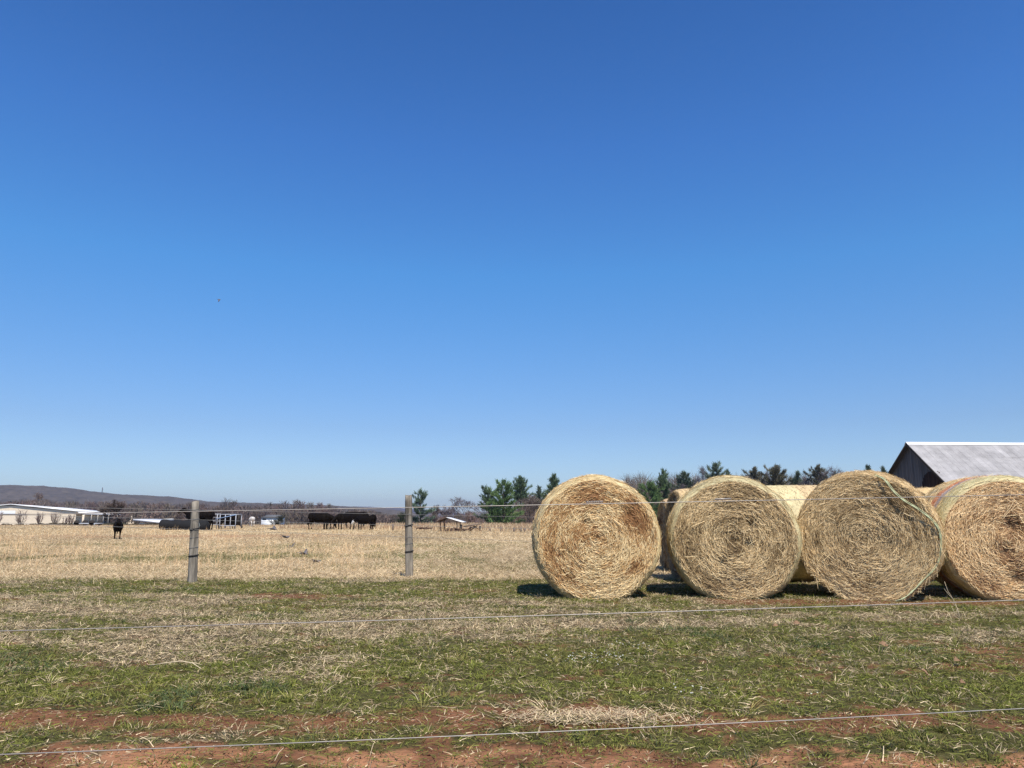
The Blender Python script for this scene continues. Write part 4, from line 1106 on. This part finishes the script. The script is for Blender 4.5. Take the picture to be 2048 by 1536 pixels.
def pine(px, ytop, Y, wpx, label, seed, name='pine_tree', low=.12, loose=1.0, col=(.055, .085, .045), group='pines', lean=0, top_narrow=.35, nwh=None):
    gz = float(terrain(0, Y)); top = at(px, ytop, Y); H = top.z - gz; X = top.x; Rw = (1.5 if px > 1340 else 1.12) * wpx / F * Y / 2
    rg = np.random.default_rng(seed)
    root = empty(name, (X, Y, gz), 0, label, 'tree', group)
    segs = []; K = 9
    for i in range(K):
        f0, f1 = i / K, (i + 1) / K
        segs.append((lean * f0 ** 2, 0, H * f0 - .2, lean * f1 ** 2, 0, H * f1 - .2, .022 * H * (1 - f0) + .03, .022 * H * (1 - f1) + .02))
    P = []; D = []; L = []; Cc = []; Wn = []
    nw = nwh or int(H * 1.9) + 4
    for w_i in range(nw):
        f = low + (1 - low) * (w_i + rg.uniform(-.2, .2)) / nw
        if f > .985: continue
        nb = rg.integers(3, 6)
        env = (top_narrow + (1 - top_narrow) * np.clip((1 - f) * 1.7, 0, 1)) * (1 if f > .25 else .8 + .8 * f)
        env *= np.clip((1 - f) * 5, .30, 1) * rg.uniform(.85, 1.12)
        for b in range(nb):
            if rg.random() < .12 * loose: continue
            az = rg.uniform(0, 2 * PI); bl = Rw * env * rg.uniform(.5, 1.45) * (1 + .15 * loose * rg.normal())
            up = rg.uniform(.05, .5) + 1.0 * f ** 2
            d = A_([math.cos(az), math.sin(az), up]); d /= np.linalg.norm(d)
            base = A_([lean * f ** 2, 0, H * f]); tip = base + d * bl + A_([0, 0, .10 * bl])
            segs.append((*base, *tip, .045 * (1 - f) + .03, .02))
            col_b = A_(col) * rg.uniform(.8, 2.0)
            ncl = max(2, int(bl / .34))
            for c in range(ncl):
                t = .30 + .70 * (c + rg.random()) / ncl
                cp = base + (tip - base) * t + rg.normal(0, .13, 3)
                n = 15
                P.append(np.tile(cp, (n, 1)) + rg.normal(0, .12, (n, 3))); dd = rg.normal(0, .55, (n, 3)) + d * 1.0 + A_([0, 0, .6])
                D.append(nrm(dd)); L.append(rg.uniform(.35, .85, n)); Cc.append(np.tile(col_b * rg.uniform(.75, 1.3), (n, 1)) * rg.uniform(.75, 1.25, (n, 1))); Wn.append(rg.uniform(.05, .12, n))
    n = 40
    P.append(A_([[lean, 0, H * .985]]) + rg.normal(0, .10, (n, 3)) - A_([0, 0, .35])); D.append(nrm(rg.normal(0, .5, (n, 3)) + A_([0, 0, 1]))); L.append(rg.uniform(.3, .5, n)); Cc.append(np.tile(A_(col), (n, 1))); Wn.append(rg.uniform(.05, .09, n))
    P = np.concatenate(P); D = np.concatenate(D); L = np.concatenate(L); Cc = np.concatenate(Cc); Wn = np.concatenate(Wn)
    S = nrm(np.cross(D, rg.normal(0, 1, D.shape)))
    v, q, c = ribbons(P, D, S, L, Wn, rg.normal(0, .06, D.shape), Cc, tip=.3)
    V, Q = segs_mesh(segs)
    mesh_np('trunk', V, Q, None, np.tile(A_([.10, .075, .06]), (len(V), 1)), M_bark, False, root)
    mesh_np('crown', v, q, None, c, M_needle, False, root)
    return root

G1 = (.075, .105, .055); G2 = (.085, .13, .045); G3 = (.070, .090, .058); G4 = (.095, .085, .052)
pine(842, 981, 190, 36, 'lone pine standing just right of the right fence post', 21, low=.02, loose=1.1, col=(.08, .11, .07), top_narrow=.45)
pine(803, 1029, 185, 20, 'small dark conifer bush left of the right fence post top', 22, low=.02, col=(.05, .055, .03), name='conifer')
pine(981, 979, 170, 50, 'dark pine at the left edge of the thicket left of the golden bale', 23, low=.05, col=G1, loose=1.2)
pine(1007, 964, 165, 56, 'tall bright green pine left of the golden bale', 24, low=.05, col=G2, top_narrow=.3)
pine(1041, 956, 205, 40, 'pine with a bushy top above brown twigs, second tree left of the golden bale', 25, low=.5, col=G1)
pine(1078, 976, 215, 22, 'narrow pine tip nearest left of the golden bale rim', 26, low=.4, col=G3, loose=1.5)
pine(1107, 951, 190, 46, 'pine peeping over the upper left rim of the golden bale', 27, low=.3, col=G1, loose=1.3)
pine(1301, 968, 175, 56, 'low bushy green pine right behind the golden bale', 28, low=.05, col=G2)
pine(1326, 941, 180, 34, 'tall narrow pine above the gap between the golden and the dull olive bale', 29, low=.1, col=G1, loose=1.5)
pine(1368, 946, 190, 40, 'broad loose pine with a dark top above the dull olive bale left shoulder', 30, low=.1, col=G3, loose=1.5)
pine(1391, 962, 188, 30, 'dark low pine beside the forked leafless tree', 31, low=.1, col=G4)
pine(1431, 927, 190, 38, 'slim pine just right of the tall forked leafless tree', 32, low=.2, col=G3, loose=1.7)
pine(1455, 943, 192, 24, 'small ragged pine peeping over the dull olive bale top', 33, low=.2, col=G3, loose=1.5)
pine(1508, 936, 196, 34, 'thin brownish pine right of the dull olive bale top', 34, low=.1, col=G4, loose=1.9)
pine(1550, 934, 185, 48, 'broad dark green pine in the V between dull olive and ragged bales', 35, low=.1, col=G4, loose=1.2)
pine(1594, 945, 195, 28, 'small dark pine midway in the V between two bales', 36, low=.1, col=G3)
pine(1634, 933, 188, 44, 'pointed dark pine at the left shoulder of the ragged bale', 37, low=.1, col=(.08, .075, .052), loose=1.2)
pine(1668, 946, 190, 22, 'small dark pine low at the ragged bale rim under a leafless tree', 40, low=.1, col=G3)
pine(1736, 933, 190, 26, 'pine tip showing over the ragged bale top', 38, low=.3, col=G3)
pine(1767, 937, 186, 22, 'pine tip between the ragged bale and the barn', 39, low=.3, col=G3)

BR = (.17, .14, .145); BR2 = (.15, .115, .095)
bare_tree(930, 991, 200, 56, 'leafless tree above the open shelter', 51, BR)
bare_tree(968, 997, 195, 46, 'leafless tree between the shelter and the dark pine', 52, BR)
bare_tree(893, 1010, 210, 30, 'faint thin leafless tree just left of the shelter', 53, BR)
bare_tree(874, 1008, 215, 14, 'thin leafless tree right of the lone pine', 54, BR2)
bare_tree(1055, 985, 190, 44, 'brown leafless tree left of the golden bale', 55, BR2, dens=1.6)
bare_tree(1085, 995, 185, 40, 'brown twiggy tree touching the golden bale left rim', 56, BR2, dens=1.6)
bare_tree(1407, 923, 185, 44, 'tall forked grey leafless tree above the dull olive bale', 57, (.17, .16, .17), trunks=2)
bare_tree(1489, 944, 190, 26, 'small leafless tree just right of the dull olive bale crown', 58, BR)
bare_tree(1527, 936, 198, 16, 'thin leafless tree between two pines over the V', 59, BR)
bare_tree(1612, 946, 190, 34, 'leafless tree between the two right pines in the V', 60, BR)
bare_tree(1685, 928, 186, 54, 'spreading leafless tree over the ragged bale left shoulder', 61, BR)
bare_tree(1352, 962, 182, 24, 'small grey leafless tree between pines above the bale gap', 62, BR)
bare_tree(232, 996, 150, 44, 'brown leafless tree with dark double trunk behind the calf', 63, (.10, .07, .055), trunks=2, trunkcol=(.05, .04, .035))
bare_tree(78, 981, 480, 32, 'pale barked leafless tree rising behind the huge cream building', 64, (.17, .115, .09), trunkcol=(.45, .38, .33), dens=1.8)
def shrub(px, yt, Y, wp, label, seed):
    gz = float(terrain(at(px, 1040, Y).x, Y)); top = at(px, yt, Y); H = top.z - gz; Wd = wp / F * Y
    rg = np.random.default_rng(seed); root = empty('bare_shrub', (top.x, Y, gz), 0, label, 'shrub', 'leafless shrubs before the cream building')
    segs = []; P = []; D = []; L = []
    for i in range(16):
        az = rg.uniform(0, 2 * PI); k = rg.uniform(0, 1)
        t_ = A_([math.cos(az) * Wd * .42 * k, math.sin(az) * Wd * .42 * k, H * rg.uniform(.6, .92)]); b_ = A_([rg.normal(0, .06), rg.normal(0, .06), -.1])
        m_ = (b_ + t_) / 2 + A_([math.cos(az), math.sin(az), .3]) * .12 * Wd
        segs += [(*b_, *m_, .035, .025), (*m_, *t_, .025, .012)]
        for j in range(14):
            f = rg.uniform(.25, 1); c = b_ + (m_ - b_) * f * 2 if f < .5 else m_ + (t_ - m_) * (f - .5) * 2
            P.append(c); D.append(nrm(A_([math.cos(az) * .5, math.sin(az) * .5, 1.]) + rg.normal(0, .35, 3))); L.append(H * rg.uniform(.12, .28))
    P = A_(P); D = A_(D); L = np.minimum(A_(L), (H - P[:, 2]) / np.maximum(D[:, 2], .3))
    V, Q = segs_mesh(segs); mesh_np('stems', V, Q, None, np.tile(A_([.12, .085, .075]), (len(V), 1)), M_bark, False, root)
    v, q, c = ribbons(P, D, nrm(np.cross(D, rg.normal(0, 1, D.shape))), L, np.full(len(P), .028), rg.normal(0, .04, D.shape), np.tile(A_([.19, .135, .125]), (len(P), 1)) * rg.uniform(.7, 1.3, (len(P), 1)), tip=.5)
    mesh_np('twigs', v, q, None, c, M_twig, False, root)
for i, (px, yt, wp, lab) in enumerate([(-1, 1020, 22, 'leafless shrub at the left picture edge before the cream wall'), (44, 1018, 28, 'broad leafless shrub before the cream gable, under its left peak'),
        (80, 1022, 20, 'upright leafless shrub, second clear one before the cream gable'), (112, 1021, 26, 'leafless shrub at the corner of the cream gable'),
        (143, 1028, 18, 'leafless shrub by the pale wagon'), (131, 1032, 14, 'low leafless shrub left of the wagon, smallest of its row')]):
    shrub(px, yt, 112 + i * 3, wp, lab, 80 + i)
pine(20, 1002, 420, 12, 'left of two slim dark conifers behind the huge building', 90, low=.05, name='conifer', col=(.02, .03, .02), top_narrow=.1, nwh=14, group='')
pine(35, 1004, 425, 10, 'right of two slim dark conifers behind the huge building', 91, low=.05, name='conifer', col=(.02, .028, .02), top_narrow=.1, nwh=14, group='')
pine(560, 1037, 172, 18, 'dark round evergreen right of the small white house', 92, low=.0, name='evergreen_bush', col=(.04, .04, .028), top_narrow=.6, group='')

# ------------------------------------------------------------------ woods that read as one mass
def woods(name, label, items, seed, col, n_tw=90, wtw=.16):
    rg = np.random.default_rng(seed); sets = []
    for (px, ytop, Y, wpx) in items:
        gz = float(terrain(0, Y)); p = at(px, ytop, Y); H = p.z - gz; Rw = wpx / F * Y / 2
        n = n_tw; c = A_(col) * rg.uniform(.72, 1.3) * A_([1 + rg.uniform(-.1, .14), 1, 1 + rg.uniform(-.12, .12)])
        # trunk-ish uprights
        k = 5; x = p.x + rg.normal(0, Rw * .3, k); P = np.stack([x, Y + rg.normal(0, 2, k), np.full(k, gz)], 1)
        D = nrm(np.stack([rg.normal(0, .1, k), rg.normal(0, .1, k), np.ones(k)], 1))
        sets.append(ribbons(P, D, nrm(np.cross(D, A_([0, 1., 0]))), np.full(k, H * .7), rg.uniform(.2, .5, k), np.zeros((k, 3)), np.tile(c * .75, (k, 1)), tip=.4))
        a = rg.uniform(0, 2 * PI, n); ph = rg.uniform(0, 1, n) ** .8; rr = Rw * np.sqrt(rg.random(n)) * np.sqrt(np.clip(1 - (2 * ph - .9) ** 2 / 1.3, .05, 1))
        P = np.stack([p.x + np.cos(a) * rr, Y + np.sin(a) * rr, gz + H * (.08 + .80 * ph)], 1)
        D = nrm(np.stack([np.cos(a) * .6, np.sin(a) * .6, np.full(n, .9)], 1) + rg.normal(0, .35, (n, 3)))
        S = nrm(np.cross(D, rg.normal(0, 1, (n, 3)) + A_([0, 2., 0])))
        L = rg.uniform(.10, .22, n) * H
        L = np.minimum(L, np.maximum((gz + H - P[:, 2]) / np.maximum(D[:, 2], .2), .3))
        sets.append(ribbons(P, D, S, L, rg.uniform(.5, 1.6, n) * wtw * (1.4 - ph), rg.normal(0, .08, (n, 3)) * H * .1, np.tile(c, (n, 1)) * rg.uniform(.65, 1.35, (n, 1)), tip=.2))
    V, Q, cc = join_sets(sets)
    o = mesh_np(name, V, Q, None, cc, M_twig)
    return tag(o, label, 'woods', kind='stuff')
rg = random.Random(12); items = []
def wtop(px):
    pts = [(-300, 998), (0, 1000), (80, 996), (150, 1000), (230, 999), (330, 1003), (390, 1004), (455, 1006), (560, 1007), (640, 1010), (700, 1013), (760, 1022), (800, 1030), (860, 1034)]
    for (a, b), (c, d) in zip(pts, pts[1:]):
        if a <= px <= c: return b + (d - b) * (px - a) / (c - a)
    return 1034
for i in range(560):
    px = rg.uniform(-300, 830); Y = rg.uniform(380, 800)
    items.append((px, wtop(px) + rg.uniform(-2, 14) + abs(rg.gauss(0, 2)), Y, rg.uniform(16, 30) * 600 / Y * .9))
for (px, yt, w_) in [(455, 994, 20), (470, 998, 14), (570, 1000, 22), (592, 997, 16), (603, 1000, 14), (622, 1002, 14), (640, 1003, 12), (658, 1006, 10), (540, 1003, 14)]:
    items.append((px, yt, 520, w_))
woods('woodland', 'brown leafless woodland stretching below the hill at left', items, 3, (.125, .092, .078), n_tw=190, wtw=.42)
items = [(rg.uniform(850, 1100), rg.uniform(1018, 1036) - (8 if False else 0), rg.uniform(215, 260), rg.uniform(14, 26)) for _ in range(90)]
items += [(rg.uniform(1010, 1110), rg.uniform(985, 1010), rg.uniform(212, 250), rg.uniform(16, 28)) for _ in range(40)]
woods('thicket', 'brown leafless thicket behind the shelter and the pines left of the golden bale', items, 4, (.15, .108, .088), n_tw=130, wtw=.12)
items = [(rg.uniform(1250, 1800), rg.uniform(940, 966), rg.uniform(205, 260), rg.uniform(18, 32)) for _ in range(260)]
woods('thicket', 'dark brown leafless thicket between the pines behind the bales', items, 5, (.14, .112, .092), n_tw=130, wtw=.13)
# hedge foot below the cream wall
items = [(rg.uniform(-60, 440), rg.uniform(1045, 1049), rg.uniform(104, 116), rg.uniform(8, 18)) for _ in range(110)]
woods('hedge', 'low dull brush along the foot of the cream building', items, 6, (.085, .075, .05), n_tw=70, wtw=.18)

# ------------------------------------------------------------------ hills
def hill(name, prof, Y, depth, col, seed, res=10, kind='structure'):
    xs = []; px = prof[0][0]
    P = [(at(a, b, Y).x, at(a, b, Y).z) for a, b in prof]
    x = np.arange(P[0][0], P[-1][0], res); zr = np.interp(x, [p[0] for p in P], [p[1] for p in P])
    v = np.linspace(0, 1, 60)
    XX, VV = np.meshgrid(x, v, indexing='xy')
    H = np.interp(XX, x, zr) + 6
    shape = np.where(VV < .62, np.sin(VV / .62 * PI / 2) ** 1.2, np.cos((VV - .62) / .38 * PI / 2))
    YY = Y + (VV - .62) * depth
    ZZ = -6 + (H + 3) * shape * (1 - 0) - 3
    ZZ = -6 + H * shape
    nz = fbm(XX * .012, YY * .012, seed, 3) - .5; fn = fbm(XX * .07, YY * .07, seed + 4, 2) - .5
    ZZ = ZZ + nz * 14 * shape * (1 - shape ** 6) + fn * 7 * np.clip(shape * 2, 0, 1)
    C_ = A_(col) * (.75 + .5 * fbm(XX * .01, YY * .01 + ZZ * .02, seed + 7, 4)[..., None])
    nx = len(x); i = (np.arange(59)[:, None] * nx + np.arange(nx - 1)[None, :]).reshape(-1, 1)
    o = mesh_np(name, np.stack([XX, YY, ZZ], -1).reshape(-1, 3), i + A_([[0, 1, nx + 1, nx]]), None, C_.reshape(-1, 3), M_hill, True)
    tag(o, kind='structure')
hill('hill', [(-900, 985), (-400, 978), (-100, 974), (0, 973), (40, 971.5), (90, 973), (130, 976), (170, 982), (210, 986.5), (250, 990), (300, 991.5), (350, 994.5), (390, 1001), (440, 1005), (520, 1007), (600, 1009), (690, 1013), (760, 1017), (800, 1022), (850, 1032), (900, 1040)],
     2600, 1300, (.085, .067, .054), 5)
hill('hill', [(300, 1012), (600, 1013), (740, 1014), (800, 1017), (850, 1020), (880, 1023), (920, 1027), (960, 1031), (1050, 1036), (1150, 1042)], 4300, 1500, (.08, .066, .085), 9, res=16)
def mast():
    Y = 2500; b = at(204, 987, Y); t_ = at(204, 975, Y); mb = MB(); H = t_.z - b.z + 25
    r = 1.6
    for k in range(4):
        a = PI / 4 + k * PI / 2; mb.tube([(math.cos(a) * r * 1.4, math.sin(a) * r * 1.4, -25), (math.cos(a) * r * .5, math.sin(a) * r * .5, H - 25)], .38, 4)
    for i in range(9):
        z = -25 + H * i / 9; z2 = -25 + H * (i + 1) / 9; rr = 1.4 - .9 * i / 9
        mb.tube([(-r * rr, 0, z), (r * rr, 0, z2)], .2, 4); mb.tube([(r * rr, 0, z), (-r * rr, 0, z2)], .2, 4)
    mb.tube([(-1, 0, H - 30), (1, 0, H - 30)], 1.6, 6)
    o = mb.build('radio_mast', M_grey); o.location = (b.x, Y, b.z + 0)
    tag(o, 'thin lattice mast on the ridge of the hill at left', 'mast')
mast()

# ------------------------------------------------------------------ birds
def bird_mesh(flap):
    mb = MB()
    mb.tube([(-.10, 0, .0), (-.07, 0, 0), (-.03, 0, .0), (.03, 0, .002), (.065, 0, .006), (.088, 0, .008), (.105, 0, .005)], [.006, .018, .026, .026, .019, .014, .003], 10)
    mb.add([(-.08, -.008, .003), (-.17, -.026, 0), (-.17, .026, 0), (-.08, .008, .003), (-.08, 0, -.006), (-.165, 0, -.006)], [(0, 1, 2, 3)], [(0, 4, 1), (3, 2, 4), (4, 5, 1), (4, 2, 5)])
    for s in (-1, 1):
        z = flap
        v = [(.045, s * .02, .008), (-.035, s * .02, .006), (.05, s * .10, .01 + z * .1), (-.03, s * .10, .006 + z * .1), (-.02, s * .21, z * .22), (-.045, s * .20, z * .21)]
        v += [(a, b, c - .006) for a, b, c in v]
        mb.add(v, [(0, 1, 3, 2), (2, 3, 5, 4), (6, 8, 9, 7), (8, 10, 11, 9), (0, 2, 8, 6), (2, 4, 10, 8), (1, 7, 9, 3), (3, 9, 11, 5), (4, 5, 11, 10)])
    return mb
for i, (px, py, Y, hz, roll, lab) in enumerate([(546, 1058, 20, 5, 8, 'grey bird gliding low, farthest of the slanting line, beside the little white house'),
        (571, 1074, 19, -18, -6, 'grey bird gliding low, second down the slanting line'), (583, 1093, 26, -40, 20, 'small dark bird in the middle of the slanting line, smallest of the five'),
        (608, 1107, 18, -5, 6, 'dark bird with spread wings, fourth down the slanting line'), (633, 1123, 17, -12, -6, 'grey bird lowest and nearest in the slanting line over the field')]):
    o = bird_mesh([.25, .2, .5, .35, .2][i]).build('bird', M_bird, None, True)
    o.location = at(px, py, Y); o.rotation_euler = (R(roll), R(8), R(hz)); s = .85 if i == 2 else 1.0; s *= .98; o.scale = (s, s, s)
    tag(o, lab, 'bird', 'birds gliding low over the dry field')
o = bird_mesh(-.6).build('bird', M_bird, None, True); o.location = at(438, 599, 60); o.rotation_euler = (R(10), 0, R(20)); o.scale = (1.3, 1.3, 1.3)
tag(o, 'tiny dark bird alone high in the blue sky at left', 'bird')

# ------------------------------------------------------------------ near litter: dead leaves, weed stalk
rg = random.Random(77)
def leaf(px, py, size, label):
    Y = yg(py); X = gx(px, Y); v = []; n = 9; f = []
    for i in range(n):
        t = i / (n - 1); wd = size * .30 * math.sin(PI * t) ** .8 * (1 + (.35 if i % 2 else -.15)) + .001
        x = (t - .5) * size; up = .12 * size * math.sin(t * 5)
        v += [(x, -wd, up + wd * .35 + .006), (x, 0, up), (x, wd, up + wd * .15 + .006)]
    for i in range(n - 1):
        b = 3 * i; f += [(b, b + 3, b + 4, b + 1), (b + 1, b + 4, b + 5, b + 2)]
    mb = MB(); mb.add(v, f); mb.tube([(-size * .5, 0, .25 * size), (-size * .72, .01, .3 * size)], .0015, 4)
    o = mb.build('fallen_leaf', M_leaf, None, True); o.location = (X, Y, .035); o.rotation_euler = (rg.uniform(.3, 1.0), rg.uniform(-.5, .5), rg.uniform(-.7, .7))
    tag(o, label, 'leaf', 'curled brown leaves lying in the grass')
for px, py, s, lab in [(a_, b_, c_ * .6, d_) for a_, b_, c_, d_ in [(1594, 1254, .10, 'curled brown leaf right of its neighbour, nearest below the ragged bale'), (1552, 1259, .08, 'brown leaf left of the one nearest below the ragged bale'),
                       (1768, 1299, .11, 'pinkish brown leaf standing up in the grass below the ragged bale right half'), (1915, 1332, .12, 'large pale brown leaf at right, upper of the right side pair'),
                       (1850, 1357, .08, 'small pinkish leaf left of and below the large one at right'), (1925, 1377, .08, 'brown leaf lowest at right in the green grass'), (1703, 1285, .06, 'tiny leaf left of the pinkish standing leaf')]]:
    leaf(px, py, s, lab)
def weed():
    b = at(1924, 1243, 1); Y = yg(1240); X = gx(1920, Y); mb = MB()
    def q(px, py): p = at(px, py, Y); return p
    mb.tube([q(1922, 1246), q(1915, 1218), q(1906, 1198), q(1896, 1183), q(1889, 1163)], [.004, .0035, .003, .0025, .0015], 6)
    mb.tube([q(1906, 1198), q(1898, 1190), q(1888, 1177)], [.0025, .002, .001], 5)
    mb.tube([q(1914, 1215), q(1906, 1207), q(1899, 1200)], [.0025, .002, .001], 5)
    mb.tube([q(1918, 1234), q(1908, 1224), q(1903, 1212)], [.0025, .002, .001], 5)
    o = mb.build('weed_stalk', mat('dry_stalk', (.62, .50, .33), nscale=40, namt=.2), None, True)
    tag(o, 'tall dry forked weed stalk in front of the striped bale', 'weed')
    mb = MB()
    Y = yg(1528)
    mb.tube([at(1727, 1530, Y), at(1733, 1515, Y), at(1740, 1500, Y)], [.0028, .0022, .0012], 5); mb.tube([at(1730, 1522, Y), at(1738, 1516, Y + .03)], [.002, .001], 5)
    o = mb.build('weed_stalk', bpy.data.materials['dry_stalk'], None, True); tag(o, 'short dry stalk standing at the bottom edge on the red soil', 'weed')
    Y = yg(1346)
    mb = MB(); mb.tube([at(300, 1331, Y + .1), at(330, 1326, Y), at(362, 1322, Y), at(385, 1326, Y), at(402, 1337, Y - .1)], [.0025, .003, .003, .003, .002], 5)
    mb.tube([at(375, 1324, Y), at(395, 1327, Y), at(405, 1330, Y)], [.002, .002, .001], 5)
    o = mb.build('weed_stalk', bpy.data.materials['dry_stalk'], None, True); tag(o, 'long arched dry stem lying in the grass below the left post', 'weed')
weed()

# ------------------------------------------------------------------ haze
HAZE = 1.0e-4
def haze():
    mb = MB(); mb.box(-9200, 9200, -80, 9100, -12, 190)
    m = bpy.data.materials.new('haze_air'); m.use_nodes = True; n = m.node_tree; n.nodes.clear()
    out = n.nodes.new('ShaderNodeOutputMaterial'); v = n.nodes.new('ShaderNodeVolumePrincipled')
    v.inputs['Color'].default_value = (.62, .74, .95, 1); v.inputs['Density'].default_value = HAZE; v.inputs['Anisotropy'].default_value = .2
    n.links.new(v.outputs[0], out.inputs['Volume'])
    o = mb.build('haze', m); tag(o, 'thin blue air over the whole landscape', 'haze', kind='stuff')
if HAZE: haze()
